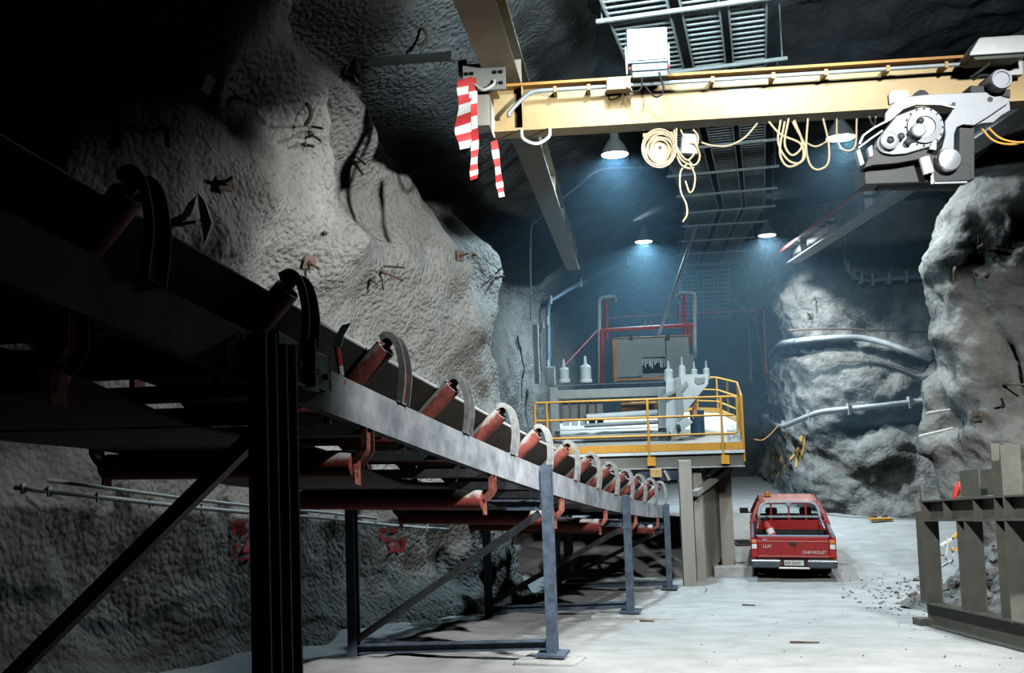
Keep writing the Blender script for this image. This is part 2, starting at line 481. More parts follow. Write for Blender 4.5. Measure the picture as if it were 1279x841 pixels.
# right pillar: near wall runs up to a nose, then the side drift opens
def feats_pillar(px, py, P):
    d = .30 * gseg(px, py, [(1200, 330), (1230, 430), (1240, 540)], 30) - .22 * gseg(px, py, [(1225, 350), (1262, 440), (1272, 480)], 9)
    d = d - .8 * sstep(P[..., 2], 6.9, 8.2) + .15 * gseg(px, py, [(1180, 480), (1190, 560)], 12)
    return d - .35 * sstep(P[..., 2], 2.2, 1.0)
make_wall_strip('wall_right', [(9.6, -3), (9.2, 6), (8.6, 12), (7.6, 15.0), (6.75, 16.1), (6.35, 16.8), (6.6, 17.6), (8.5, 18.8), (11, 20), (14.5, 21)],
                -.3, 10.4, 'rock_grey', feats_pillar, .07, -.15, .22, 1, .07)
def feats_far(px, py, P):
    d = .9 * gseg(px, py, [(1020, 380), (1030, 400)], 38)
    d = d - .55 * gseg(px, py, [(985, 440), (1060, 436), (1150, 460)], 9)
    d = d + .8 * gseg(px, py, [(1030, 470), (1040, 520)], 48) + .5 * gseg(px, py, [(1100, 560), (1040, 590)], 40)
    d = d - .35 * gseg(px, py, [(1080, 540), (1150, 525)], 16) + .3 * gseg(px, py, [(1090, 470), (1130, 500)], 18)
    d = d + .5 * sstep(py, 560, 640) - .7 * sstep(px, 1060, 1110) * (1 - sstep(py, 410, 440))
    return d
make_wall_strip('wall_far', [(15, 24.5), (12.6, 27.2), (10.4, 28.7), (8.7, 29.6), (7.7, 31), (7.5, 33.5), (7.6, 38), (7.8, 44)],
                -.3, 10.4, 'rock_grey', feats_far, .08, .15, .28, 1, .08)
def feats_back(px, py, P): return 0 * px
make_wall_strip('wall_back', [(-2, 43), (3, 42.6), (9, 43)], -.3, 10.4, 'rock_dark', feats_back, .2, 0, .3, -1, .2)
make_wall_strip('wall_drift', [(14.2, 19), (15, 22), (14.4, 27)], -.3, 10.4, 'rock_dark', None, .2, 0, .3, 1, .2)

def make_ceiling():
    ys = np.arange(-3, 44.2, .16); xs = np.arange(-6.8, 15.2, .16)
    Yg, Xg = np.meshgrid(ys, xs, indexing='ij')
    Z = 9.75 - .0 * Yg
    # arch and a step down where the gallery narrows
    Z = Z + .35 * (1 - sstep(Yg, 26.2, 26.9)) - .25 * sstep(Yg, 30, 40)
    Z = Z - .05 * np.maximum(0, np.abs(Xg - 3.5) - 4.5) ** 2
    P = np.stack([Xg, Yg, Z], -1)
    Z = Z + fbm(P, .4, 5) * .28 + np.abs(fbm(P + 5, .9, 4)) * .22 + fbm(P, 2.5, 3) * .05
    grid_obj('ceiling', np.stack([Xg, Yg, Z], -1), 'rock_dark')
make_ceiling()
_me = MB().box(-7, 15, -3.2, -3.0, -.3, 10.5).build('wall_front', 'rock_dark'); _me['kind'] = 'structure'
# ------------------------------------------------------------------ the conveyor
_CYY = np.array([2.99, 4.25, 4.74, 5.94, 6.75, 9.57, 14.13, 18.5]); _CZZ = np.array([.69, .40, .28, .03, -.15, -.75, -1.58, -2.27]) + ZC
_CPP = np.polyfit(_CYY, _CZZ, 3)
def zt(Y): return float(np.polyval(_CPP, Y))                 # top of the near stringer
CN = V((1, -.211, 0)).normalized()                            # across the belt, towards the roadway
def cpt(Y, l=0., dz=0.): return V((-2.61 + .211 * Y, Y, zt(Y) + dz)) + CN * l
def cax(Y): return (cpt(Y + .2) - cpt(Y - .2)).normalized()
CW = -2.1                                                     # far stringer
conv = thing('belt_conveyor', 'long inclined belt conveyor with grey side beam and red rollers beside the left rock wall', 'conveyor', (-.6, 9.2, fz(9.2)))

def stringer(l, side, name):
    ys = np.arange(1.0, 19.45, .45); mb = MB()
    D, T, Fl = .25, .014, .075
    prof = [(0, 0), (0, -D), (-Fl, -D), (-Fl, -D + T), (-T, -D + T), (-T, -T), (-Fl, -T), (-Fl, 0)]
    if side < 0: prof = [(-a, b) for a, b in prof]
    mb.loft([[cpt(y, l + a, b) for a, b in prof] for y in ys])
    return mb.build(name, 'galvanised', conv)
stringer(0, 1, 'side_beam'); stringer(CW, -1, 'side_beam')

# carrying belt: troughed sheet with real thickness
Wo, Wi = (-.09, .40), (-.52, .0)
_wd = V((Wo[0] - Wi[0], 0, Wo[1] - Wi[1])).normalized(); _wn = V((-_wd.z, 0, _wd.x))
def belt_section(off):
    a = V((Wo[0], 0, Wo[1])) - _wd * .13 + _wn * off; b = V((Wi[0], 0, Wi[1])) + _wn * off + V((-.02, 0, -.01))
    c = V((-1.05, 0, b.z - .012))
    half = [a, a.lerp(b, .5), b, V((b.x - .12, 0, b.z - .012)), c]
    return [(p.x, p.z) for p in half] + [(-2.1 - p.x, p.z) for p in reversed(half[:-1])]
mb = MB(); rings = []
for y in np.arange(1.0, 19.5, .42):
    up = belt_section(.105); lo = belt_section(.082)
    rings.append([cpt(y, a, b) for a, b in up] + [cpt(y, a, b) for a, b in reversed(lo)])
mb.loft(rings)
carry = mb.build('carrying_belt', 'belt_rubber', conv, smooth=True)
mb = MB()
ys = list(np.arange(1.0, 19.5, .42)); a, b = belt_section(.094)[0]
mb.tube([cpt(y, a + .006, b + .006) for y in ys], .013, 6)
mb.build('belt_edge', 'belt_edge', carry)

# troughing idlers
IDL = [2.45 + 1.25 * k for k in range(14)]
arch = [(p[0], p[1]) for p in [(q.x, q.y) for q in bez([(a_, b_, 0) for a_, b_ in [(-.115, .425), (-.055, .44), (-.005, .37), (.02, .2), (-.005, .0)]], 5)]]
for k, Y in enumerate(IDL):
    ax = cax(Y)
    f = MB().obox(cpt(Y, -1.05, -.17), CN * 2.04, ax * .1, (0, 0, .08))
    for l in (-.56, -1.54): f.bar(cpt(Y, l, -.15), cpt(Y, l, -.0), .05, .02, ax)
    idl = f.build('troughing_idler', 'dark_steel', conv)
    for s in (0, 1):
        fl = lambda l: l if not s else -2.1 - l
        d = (cpt(Y, fl(Wo[0]), Wo[1]) - cpt(Y, fl(Wi[0]), Wi[1])); dl = d.length
        p0 = cpt(Y, fl(Wi[0]), Wi[1])
        m = MB().lathe(p0, d, [(.02, -.02), (.055, -.02), (.072, 0), (.075, .012), (.075, dl - .03), (.072, dl - .015), (.06, dl - .015), (.055, dl - .03), (.022, dl - .03), (.02, dl + .03)], 20)
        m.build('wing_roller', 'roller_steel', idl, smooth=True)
        pts = [cpt(Y, fl(a_), b_) for a_, b_ in arch]
        sg = 1 if not s else -1
        w = MB(); w.cur = 1; w.strip(pts, ax * .12, .008); w.cur = 0
        w.strip(pts, ax * .009 * 1, .046, .02 * sg); w.v = w.v
        n0 = len(pts) * 4
        for i in range(n0, len(w.v)): w.v[i] = w.v[i] - ax * .058
        w2 = len(w.v)
        w.strip(pts, ax * .009, .046, .02 * sg)
        for i in range(w2, len(w.v)): w.v[i] = w.v[i] + ax * .058
        w.obox(cpt(Y, fl(-.03), .006), CN * .09, ax * .16, (0, 0, .012))
        w.cyl(cpt(Y, fl(-.10), .40), cpt(Y, fl(-.04), .445), .018, 8)
        w.build('wing_bracket', ['bracket_strap', 'red_dusty'], idl, smooth=False)
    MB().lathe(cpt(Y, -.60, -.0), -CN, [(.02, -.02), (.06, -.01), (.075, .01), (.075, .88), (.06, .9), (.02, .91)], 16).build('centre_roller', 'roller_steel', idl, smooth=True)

# return idlers: long flat rollers on drop brackets
RET = [3.3 + 2.42 * k for k in range(7)]
def ret_roll(Y, l, dz=0): return cpt(Y, l, -.47 + dz)
for k, Y in enumerate(RET):
    ax = cax(Y)
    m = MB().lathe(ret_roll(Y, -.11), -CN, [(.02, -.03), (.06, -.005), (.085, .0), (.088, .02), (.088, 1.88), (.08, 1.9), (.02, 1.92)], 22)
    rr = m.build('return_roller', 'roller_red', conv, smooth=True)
    for s in (0, 1):
        fl = lambda l: l if not s else -2.1 - l
        # bent drop hanger: flat plate, joggled inwards, slotted lug round the shaft
        pts = [cpt(Y, fl(l), z) for l, z in [(-.03, -.25), (-.03, -.38), (-.05, -.41), (-.095, -.455), (-.1, -.47)]]
        w = MB().strip(pts, ax * .11, .012)
        w.strip([cpt(Y, fl(l), z) for l, z in [(-.098, -.455), (-.1, -.50), (-.098, -.60)]], ax * .085, .014)
        for q in (-1, 1):
            w.strip([p + ax * .052 * q for p in pts], ax * .007, .04, .012 if not s else -.012)
        w.cyl(cpt(Y, fl(-.085), -.53), cpt(Y, fl(-.112), -.53), .02, 8)
        w.build('drop_hanger', 'red_dusty', rr)

# return belt sagging between its rollers
def ret_z(Y):
    ph = ((Y - RET[0]) / 2.42) % 1.0
    return -.47 + .105 - .075 * math.sin(math.pi * ph) ** 2
rings = []
for y in np.arange(1.4, 18.6, .121):
    z = ret_z(y)
    rings.append([cpt(y, -.36, z), cpt(y, -1.9, z), cpt(y, -1.9, z - .016), cpt(y, -.36, z - .016)])
MB().loft(rings).build('return_belt', 'belt_rubber', conv, smooth=True)

# trestles
def trestle(Y, wide=False, pad=0.):
    ax = cax(Y); ax = V((ax.x, ax.y, 0)).normalized()
    zb = fz(Y) + pad; tp = cpt(Y)
    if not wide:
        p = cpt(Y, .072); m = MB().hbeam(V((p.x, p.y, zb)), V((p.x, p.y, tp.z + .012)), .105, .105, .009, .012, ax)
        m.obox(V((p.x, p.y, zb + .012)), CN * .3, ax * .26, (0, 0, .024))
        po = m.build('post', 'blue_steel', conv)
    else:
        po = None
        for q in (-.095, .095):
            p = cpt(Y, .075) + ax * q
            m = MB().hbeam(V((p.x, p.y, zb)), V((p.x, p.y, tp.z - q * .25 - .02)), .105, .105, .009, .012, ax)
            m.obox(V((p.x, p.y, zb + .012)), CN * .24, ax * .18, (0, 0, .024))
            po = m.build('post', 'dark_steel', conv)
        g = MB().prism([cpt(Y - .17, .008, -.03), cpt(Y - .30, .008, -.12), cpt(Y - .30, .008, -.2), cpt(Y - .16, .008, -.27)], CN * .012)
        g.build('gusset_plate', 'dark_steel', po)
    q = cpt(Y, CW - .072)
    m = MB().hbeam(V((q.x, q.y, fz(q.y))), V((q.x, q.y, tp.z)), .105, .105, .009, .012, ax)
    m.build('post', 'dark_steel' if wide else 'blue_steel', conv)
    pz = tp.z - .40
    a = V((tp.x, tp.y, pz)) + CN * .0; b = V((q.x, q.y, pz)) + CN * .06
    MB().hbeam(a, b, .1, .1, .008, .01).build('cross_beam', 'blue_steel', conv)
    a2 = V((tp.x, tp.y, pz - .09)) - CN * .02; b2 = V((q.x, q.y, fz(q.y) + .22)) + CN * .07
    MB().bar(a2, b2, .075, .075).build('brace', 'dark_steel', conv)
    a3 = V((tp.x, tp.y, zb + .1)) + CN * .01; b3 = V((q.x, q.y, fz(q.y) + .1)) + CN * .07
    MB().hbeam(a3, b3, .1, .09, .008, .01).build('base_beam', 'blue_steel', conv)
trestle(4.5, True); trestle(9.62, pad=.08); trestle(14.13, pad=.08); trestle(18.45, pad=.08)

# clamp box bolted on the side beam beside the near post
Y = 4.86; ax = cax(Y)
m = MB()
for dy in (-.16, .16):
    m.obox(cpt(Y + dy, .05, -.055), ax * .24, CN * .012, (0, 0, .2))
m.obox(cpt(Y, .06, -.055), ax * .02, CN * .11, (0, 0, .26))
m.obox(cpt(Y - .06, .03, -.17), ax * .4, CN * .06, (0, 0, .02))
m.obox(cpt(Y + .26, .03, -.05), ax * .012, CN * .06, (0, 0, .2))
m.obox(cpt(Y - .27, .03, -.05), ax * .012, CN * .06, (0, 0, .2))
cl = m.build('clamp_plate', 'teal_steel', conv, bevel=.004)
for dy in (-.2, -.1, .09, .2):
    MB().cyl(cpt(Y + dy, .05, -.08), cpt(Y + dy, .085, -.08), .02, 6).build('bolt', 'dark_steel', cl)

# pull-wire flag hanging at the side beam
fl = thing('marker_flag', 'short red and white striped rod hanging from a dark clip on the conveyor side beam', 'marker', cpt(5.45, .03, 0))
pts = [PY(433, 405, 5.40), PY(424, 420, 5.40), PY(421, 434, 5.40)]
MB().strip(pts, V((.055, 0, .012)), .02).build('clip', 'teal_steel', fl)
cols = ['pipe_red', 'pipe_red', 'tape_white', 'pipe_red']; P0, P1 = PY(421, 434, 5.40), PY(428, 481, 5.40)
for i, c in enumerate(cols):
    a, b = P0.lerp(P1, i / 4), P0.lerp(P1, (i + 1) / 4)
    MB().cyl(a, b, .018, 8).build('stripe', c, fl)

# pad slabs on the floor under posts
for i, (Y, l, sx, sy, lab) in enumerate([(14.13, .3, 1.5, .95, 'square concrete pad under the second slim conveyor post'), (18.4, .25, 1.0, .8, 'small concrete pad under the farthest conveyor post'),
                                        (9.62, .05, .62, .62, 'rough mortar pad under the slim conveyor post nearest the camera')]):
    ax = V((cax(Y).x, cax(Y).y, -.14 if Y < 18 else 0)).normalized(); p = cpt(Y, l); z = fz(Y)
    m = MB().obox((p.x, p.y, z + .0), CN * sx, ax * sy, (0, 0, .09))
    tag(m.build('concrete_pad', 'pad_concrete', loc=(p.x, p.y, z), bevel=.02), lab, 'concrete pad')
# ------------------------------------------------------------------ overhead crane
RZ = 7.86                                                   # underside of the runway beams
def runway(name, label, a, b, w, h, col):
    a, b = V(a), V(b); t = thing(name, label, 'crane rail', (a + b) / 2)
    n = (b - a).normalized(); sd = V((n.y, -n.x, 0))
    MB().bar(a + V((0, 0, .015)), b + V((0, 0, .015)), w, .03).build('bottom_flange', col, t)
    MB().bar(a + V((0, 0, h - .015)), b + V((0, 0, h - .015)), w, .03).build('top_flange', col, t)
    MB().bar(a + V((0, 0, h / 2)), b + V((0, 0, h / 2)), .03, h - .06).build('web', col, t)
    m = MB(); k = 2.0
    L = (b - a).length; d = k
    while d < L:
        for s in (-1, 1):
            m.obox(a + n * d + V((0, 0, h / 2)) + sd * s * w * .24, n * .014, sd * (w * .42), (0, 0, h - .06))
        d += 3.2
    split_build(m, 'stiffener', col, t)
    return t
rl = runway('crane_runway', 'tan crane runway beam running away above the left rock wall', (-1.14, 3.0, RZ), (-.45, 28.5, RZ), .40, .46, 'runway_grey')
rr = runway('crane_runway', 'grey crane runway beam on the right running away behind the hoist', (6.42, 3.0, RZ), (6.42, 29.2, RZ), .42, .5, 'runway_silver')
# conductor rail alongside the right runway
m = MB()
cr = thing('conductor_rail', 'thin red conductor rail along the right crane runway', 'conductor rail', (6.0, 20, 8.2))
m.bar((6.0, 8, 8.22), (6.0, 29.9, 8.22), .05, .07).build('rail', 'pipe_red', cr)
m = MB()
for y in np.arange(9, 29.5, 2.6): m.bar((6.0, y, 8.19), (6.3, y, 8.19), .05, .03)
split_build(m, 'arm', 'silver_paint', cr)
# strut from the runway to the rock
p0, p1 = PY(457, 78, 11.6), PY(566, 70, 10.9)
st = thing('rock_strut', 'pale steel strut bracing the left runway beam to the rock wall', 'strut', p1)
MB().bar(p0, p1, .07, .1).build('bar', 'tray_zinc', st)
m = MB().obox(p0 + V((-.02, .0, 0)), (.10, 0, 0), (0, .22, 0), (0, 0, .04)).obox(p0 + V((-.09, 0, 0)), (.03, 0, 0), (0, .3, 0), (0, 0, .3)); m.build('foot_plate', 'dark_steel', st)

# bridge girder
BY = 11.0; BZ0, BZ1 = 7.21, 7.79
br = thing('crane_bridge', 'long cream and orange crane bridge girder spanning the gallery overhead', 'crane bridge', (2.5, BY, BZ0))
X0, X1 = -1.06, 6.62
MB().box(X0, X1, BY - .17, BY + .17, BZ0, BZ0 + .035).build('bottom_flange', 'crane_cream', br, bevel=.004)
MB().box(X0, X1, BY - .17, BY + .17, BZ1 - .035, BZ1).build('top_flange', 'orange_edge', br, bevel=.004)
MB().box(X0, X1, BY - .02, BY + .02, BZ0 + .035, BZ1 - .035).build('web', 'crane_cream', br)
m = MB()
for x in (-.7, 5.9): m.box(x - .008, x + .008, BY - .15, BY - .02, BZ0 + .035, BZ1 - .035)
split_build(m, 'stiffener', 'crane_cream', br)
# conduit along the front, with clips
zc = BZ1 - .125; yc = BY - .21
pts = [V((-.86, yc, BZ1 - .42)), V((-.85, yc, BZ1 - .36)), V((-.62, yc, zc - .03)), V((-.45, yc, zc)), V((.3, yc, zc)), V((4.4, yc, zc))]
cd = MB().tube(bez(pts[:4], 4) + pts[4:], .024, 10).build('conduit', 'pipe_grey', br, smooth=True)
m = MB()
for x in (-.3, .1, 1.55, 2.25, 2.85, 3.55, 4.2): m.box(x - .02, x + .02, yc - .03, BY - .02, zc - .035, zc + .035)
split_build(m, 'clip', 'crane_yellow', cd)
m = MB().tube(bez([V((-.72, yc, BZ0 + .0)), V((-.70, yc - .02, BZ0 - .12)), V((-.55, yc - .02, BZ0 - .19)), V((-.40, yc - .02, BZ0 - .12)), V((-.38, yc, BZ0 + .0))], 6), .02, 8)
m.build('hose_loop', 'pipe_white', br, smooth=True)
m = MB().obox((.45, BY - .25, BZ1 - .13), (.28, 0, 0), (0, .16, 0), (0, 0, .15)); m.build('junction_box', 'crane_cream', br, bevel=.008)
m = MB().obox((1.92, BY - .022, BZ0 + .24), (.36, 0, 0), (0, .004, 0), (0, 0, .30)); m.build('notice_plate', 'plate_white', br)
# end carriage under the left runway
ec = MB().box(-1.28, -.98, BY - .49, BY + .49, RZ - .2, RZ - .03).build('end_carriage', 'crane_yellow', br, bevel=.006)
m = MB().box(-1.36, -.86, BY - .55, BY - .49, RZ - .26, RZ + .06); m.build('hanger_plate', 'grey_paint', ec, bevel=.006)
m = MB().box(-1.36, -.86, BY + .49, BY + .55, RZ - .26, RZ + .06); m.build('hanger_plate', 'grey_paint', ec, bevel=.006)
m = MB()
for x in (-1.31, -1.25, -.98, -.91):
    for z in (RZ - .06, RZ - .19): m.cyl((x, BY - .55, z), (x, BY - .575, z), .022, 6)
split_build(m, 'bolt', 'black_plastic', ec)
MB().box(-1.30, -1.09, BY - .30, BY + .30, BZ0 + .05, RZ - .03).build('carriage_box', 'tan_grey', ec, bevel=.008)
for y in (BY - .4, BY + .4):
    MB().cyl((-1.42, y, RZ + .07), (-1.33, y, RZ + .07), .1, 18).build('wheel', 'dark_steel', ec)
MB().tube(bez([(-1.22, BY - .58, RZ - .2), (-1.12, BY - .62, RZ - .28), (-1.0, BY - .6, RZ - .22), (-.99, BY - .57, RZ - .16)], 5), .018, 6).build('hook', 'pipe_white', ec, smooth=True)
ec2 = MB().box(6.22, 6.62, BY - .55, BY + .55, RZ - .24, RZ - .04).build('end_carriage', 'crane_yellow', br, bevel=.008)
for y in (BY - .4, BY + .4):
    MB().cyl((6.66, y, RZ + .07), (6.75, y, RZ + .07), .1, 18).build('wheel', 'dark_steel', ec2)

# floodlight standing on the girder
fx, fy = .80, BY - .30
f1 = thing('floodlight', 'grey box floodlight with white face standing on the crane girder', 'floodlight', (fx, fy, BZ1))
tl = -.18
m = MB()
def fr(w, h, y, zc_): return [V((fx + a * w / 2, fy + y + tl * (zc_ + b * h / 2), BZ1 + .29 + b * h / 2)) for a, b in ((-1, -1), (1, -1), (1, 1), (-1, 1))]
m.loft([fr(.47, .39, -.05, 0), fr(.47, .39, .05, 0), fr(.38, .28, .16, 0), fr(.22, .16, .24, 0)])
m.build('housing', 'silver_paint', f1, bevel=.01)
m = MB().loft([fr(.41, .33, -.052, 0), fr(.41, .33, -.066, 0)]); m.build('glass_face', 'white_paint', f1)
m = MB().box(fx - .19, fx + .22, fy - .06, fy + .12, BZ1 - .09, BZ1 + .06); m.build('ballast_box', 'grey_paint', f1, bevel=.012)
m = MB().box(fx - .19, fx + .22, fy - .085, fy - .06, BZ1 - .02, BZ1 + .06); m.build('ballast_lid', 'silver_paint', f1, bevel=.006)
m = MB()
for s in (-1, 1): m.bar((fx + s * .245, fy + .02, BZ1 - .02), (fx + s * .25, fy + .0, BZ1 + .3), .02, .05, (0, 1, 0))
split_build(m, 'yoke', 'silver_paint', f1)
m = MB()
for s in (-.21, .24): m.cyl((fx + s - .012, fy - .05, BZ1 + .02), (fx + s + .012, fy - .05, BZ1 + .02), .02, 10)
split_build(m, 'knob', 'pipe_red', f1)
m = MB().tube(bez([(fx - .26, fy - .06, BZ1 - .20), (fx - .2, fy - .12, BZ1 - .28), (fx - .1, fy - .1, BZ1 - .24), (fx - .08, fy - .06, BZ1 - .1)], 6), .01, 6)
m.tube(bez([(fx + .12, fy - .07, BZ1 - .05), (fx + .16, fy - .12, BZ1 - .28), (fx + .06, fy - .14, BZ1 - .36), (fx - .06, fy - .1, BZ1 - .2)], 6), .011, 6)
split_build(m, 'cable', 'cable_black', f1, smooth=True)
# second floodlight above the hoist, shining down
c = PY(1243, 62, BY - .3)
f2 = thing('floodlight', 'white hooded floodlight at the right end of the girder above the hoist', 'floodlight', c)
def rg(w, d, z, dx=0): return [c + V((dx + a * w / 2, b * d / 2, z)) for a, b in ((-1, -1), (1, -1), (1, 1), (-1, 1))]
MB().loft([rg(.68, .42, -.12, -.03), rg(.66, .42, -.09, -.03), rg(.5, .3, .09, .02), rg(.44, .24, .11, .02)]).build('hood', 'white_paint', f2, bevel=.012)
MB().loft([rg(.58, .34, -.125, -.03), rg(.5, .28, -.15, -.03)]).build('lens', 'grey_paint', f2)
m = MB().bar(c + V((.1, .1, -.1)), c + V((.22, .24, -.24)), .05, .03); m.box(c.x + .05, c.x + .35, c.y + .14, c.y + .28, c.z - .26, c.z - .1)
m.build('bracket', 'white_paint', f2)

# hoist on the front of the girder
HY = 10.35
def hz(u, v, y=HY): return PY(1060 + u * .2378, 40 + v * .2378, y)     # coordinates of a close-up of the hoist
ho = thing('hoist_trolley', 'silver hoist trolley with round gearbox hanging on the crane girder', 'hoist', (4.3, HY, 6.6))
def plate(pts, y, th, name, m_, bev=.006, par=None):
    q = MB().prism([hz(a, b, y) for a, b in pts], V((0, th, 0))); return q.build(name, m_, par or ho, bevel=bev)
side = [(190, 470), (192, 430), (215, 395), (250, 362), (300, 340), (420, 328), (600, 320), (720, 316), (780, 330), (850, 352), (835, 375), (740, 440), (660, 490), (600, 486), (568, 500), (555, 535), (553, 610), (552, 678), (470, 678), (455, 660), (490, 610), (508, 540), (505, 470), (540, 420), (558, 385), (470, 380), (360, 385), (290, 410), (240, 450)]
plate(side, HY, .04, 'side_plate', 'silver_paint')
plate([(210, 330), (228, 305), (310, 305), (325, 335), (250, 365), (215, 380)], HY + .06, .06, 'carriage_bracket', 'white_paint')
# gearbox: teardrop plate with domed cover
def circ(cx_, cy_, r, a0=0, a1=360, n=28): return [(cx_ + r * math.cos(math.radians(a0 + (a1 - a0) * i / n)), cy_ + r * math.sin(math.radians(a0 + (a1 - a0) * i / n))) for i in range(n + 1)]
tear = circ(395, 500, 108, -105, 75, 20) + [(300, 640), (230, 645)] + circ(205, 585, 55, 100, 235, 10) + [(250, 440)]
plate(tear, HY - .10, .14, 'gearbox', 'silver_paint', .012)
sc_ = .2378 / F * HY                                                    # metres per close-up unit
m = MB()
ctr = hz(395, 500, HY - .10)
m.lathe(ctr, (0, -1, 0), [(.80 * 108 * sc_, 0), (.78 * 108 * sc_, .03), (.5 * 108 * sc_, .035), (.48 * 108 * sc_, .02), (.0, .02)], 32)
m.build('gear_cover', 'silver_paint', ho, smooth=True)
m = MB().lathe(hz(355, 525, HY - .13), (0, -1, 0), [(36 * sc_, 0), (36 * sc_, .07), (30 * sc_, .085), (0, .085)], 20); m.build('shaft_cap', 'silver_paint', ho, smooth=True)
m = MB().lathe(hz(210, 575, HY - .10), (0, -1, 0), [(46 * sc_, 0), (46 * sc_, .05), (36 * sc_, .06), (20 * sc_, .06), (18 * sc_, .02), (0, .02)], 22); m.build('bearing_cap', 'silver_paint', ho, smooth=True)
m = MB()
for a, b, r in [(375, 468, 16), (312, 578, 18), (272, 550, 18), (215, 572, 15)]: m.lathe(hz(a, b, HY - .13), (0, -1, 0), [(r * sc_, 0), (r * sc_, .03), (.5 * r * sc_, .04), (0, .04)], 12)
split_build(m, 'plug', 'dark_steel', ho)
m = MB()
for k in range(16):
    a = math.radians(22.5 * k); q = hz(395 + 98 * math.cos(a), 500 + 98 * math.sin(a), HY - .10); m.cyl(q, q + V((0, -.015, 0)), .010, 6)
split_build(m, 'bolt', 'dark_steel', ho)
plate([(425, 615), (445, 570), (462, 570), (460, 620)], HY - .13, .04, 'white_lug', 'white_paint', .003)
plate([(545, 370), (562, 370), (560, 400), (540, 400)], HY - .01, .03, 'slot', 'black_plastic', 0)
m = MB(); q = hz(743, 354, HY); m.cyl(q + V((0, -.004, 0)), q + V((0, .01, 0)), 14 * sc_, 14); m.build('hole', 'black_plastic', ho)
# left arm straps and terminal bracket
m = MB().strip([hz(a, b, HY - .06) for a, b in [(55, 590), (75, 545), (130, 505), (215, 462), (280, 405), (350, 380), (480, 382), (555, 400)]], V((0, .05, 0)), .018)
m.build('rope_guard', 'white_paint', ho)
m = MB().strip([hz(a, b, HY - .08) for a, b in [(50, 610), (110, 565), (175, 520)]], V((0, .04, 0)), .016)
m.build('strap', 'white_paint', ho)
plate([(40, 625), (60, 610), (85, 690), (62, 705)], HY - .10, .1, 'terminal_bracket', 'silver_paint')
plate([(100, 610), (125, 590), (130, 650), (110, 660)], HY - .08, .08, 'terminal_bracket', 'silver_paint')
plate([(130, 610), (220, 640), (360, 610), (450, 620), (420, 660), (250, 690), (130, 700), (80, 715)], HY - .06, .2, 'cable_chain', 'black_plastic')
# rope drum block behind, dark
m = MB().cyl(hz(150, 745, HY + .25), hz(560, 745, HY + .25), .19, 24); m.build('rope_drum', 'dark_steel', ho, smooth=True)
plate([(75, 700), (430, 640), (640, 700), (640, 780), (90, 800)], HY + .05, .4, 'drum_housing', 'black_plastic')
plate([(580, 490), (662, 490), (662, 775), (580, 775)], HY + .06, .3, 'drum_housing', 'black_plastic')
m = MB().lathe(hz(528, 672, HY - .02), (0, -1, 0), [(62 * sc_, -.12), (62 * sc_, .0), (54 * sc_, .03), (20 * sc_, .035), (0, .035)], 26); m.build('brake_cover', 'chrome', ho, smooth=True)
m = MB().cyl(hz(395, 660, HY - .05), hz(420, 745, HY - .05), .058, 16); m.build('limit_switch', 'white_paint', ho, smooth=True)
m = MB().bar(hz(430, 700, HY), hz(440, 800, HY), .03, .03); m.build('drop_bolt', 'white_paint', ho)
m = MB().bar(hz(440, 795, HY), hz(620, 790, HY), .03, .02); m.build('lower_rail', 'silver_paint', ho)
# travel motor upper right
m = MB().lathe(hz(800, 250, HY - .12), (0, -1, 0), [(54 * sc_, -.35), (54 * sc_, .0), (48 * sc_, .03), (40 * sc_, .03), (36 * sc_, .015), (0, .015)], 24); m.build('motor', 'silver_paint', ho, smooth=True)
plate([(735, 285), (790, 300), (850, 300), (850, 345), (780, 330), (640, 318), (640, 280)], HY + .02, .3, 'motor_mount', 'dark_steel')
plate([(660, 495), (845, 355), (850, 410), (800, 440), (760, 475), (700, 480)], HY + .05, .08, 'trolley_plate', 'silver_paint')
m = MB()
for u_, v_ in ((455, 455), (690, 440)): pass
for x, y0 in ((3.95, BY - .14), (4.75, BY - .14)):
    m.cyl((x, BY - .10, BZ0 + .13), (x, BY - .03, BZ0 + .13), .09, 16)
split_build(m, 'wheel', 'dark_steel', ho)
m = MB().tube(bez([hz(640, 240, HY - .05), hz(690, 205, HY - .1), hz(740, 165, HY - .05)], 5), .016, 6); m.tube(bez([hz(650, 250, HY), hz(700, 228, HY - .05), hz(745, 232, HY)], 5), .018, 6)
split_build(m, 'wire', 'cable_black', ho, smooth=True)
m = MB().tube(bez([hz(700, 510, HY + .1), hz(760, 570, HY + .05), hz(850, 590, HY + .05), hz(960, 570, HY + .1)], 6), .012, 6); m.tube(bez([hz(735, 505, HY + .1), hz(800, 560, HY + .05), hz(900, 580, HY + .05), hz(980, 560, HY + .1)], 6), .012, 6)
split_build(m, 'cable', 'cord_orange', ho, smooth=True)

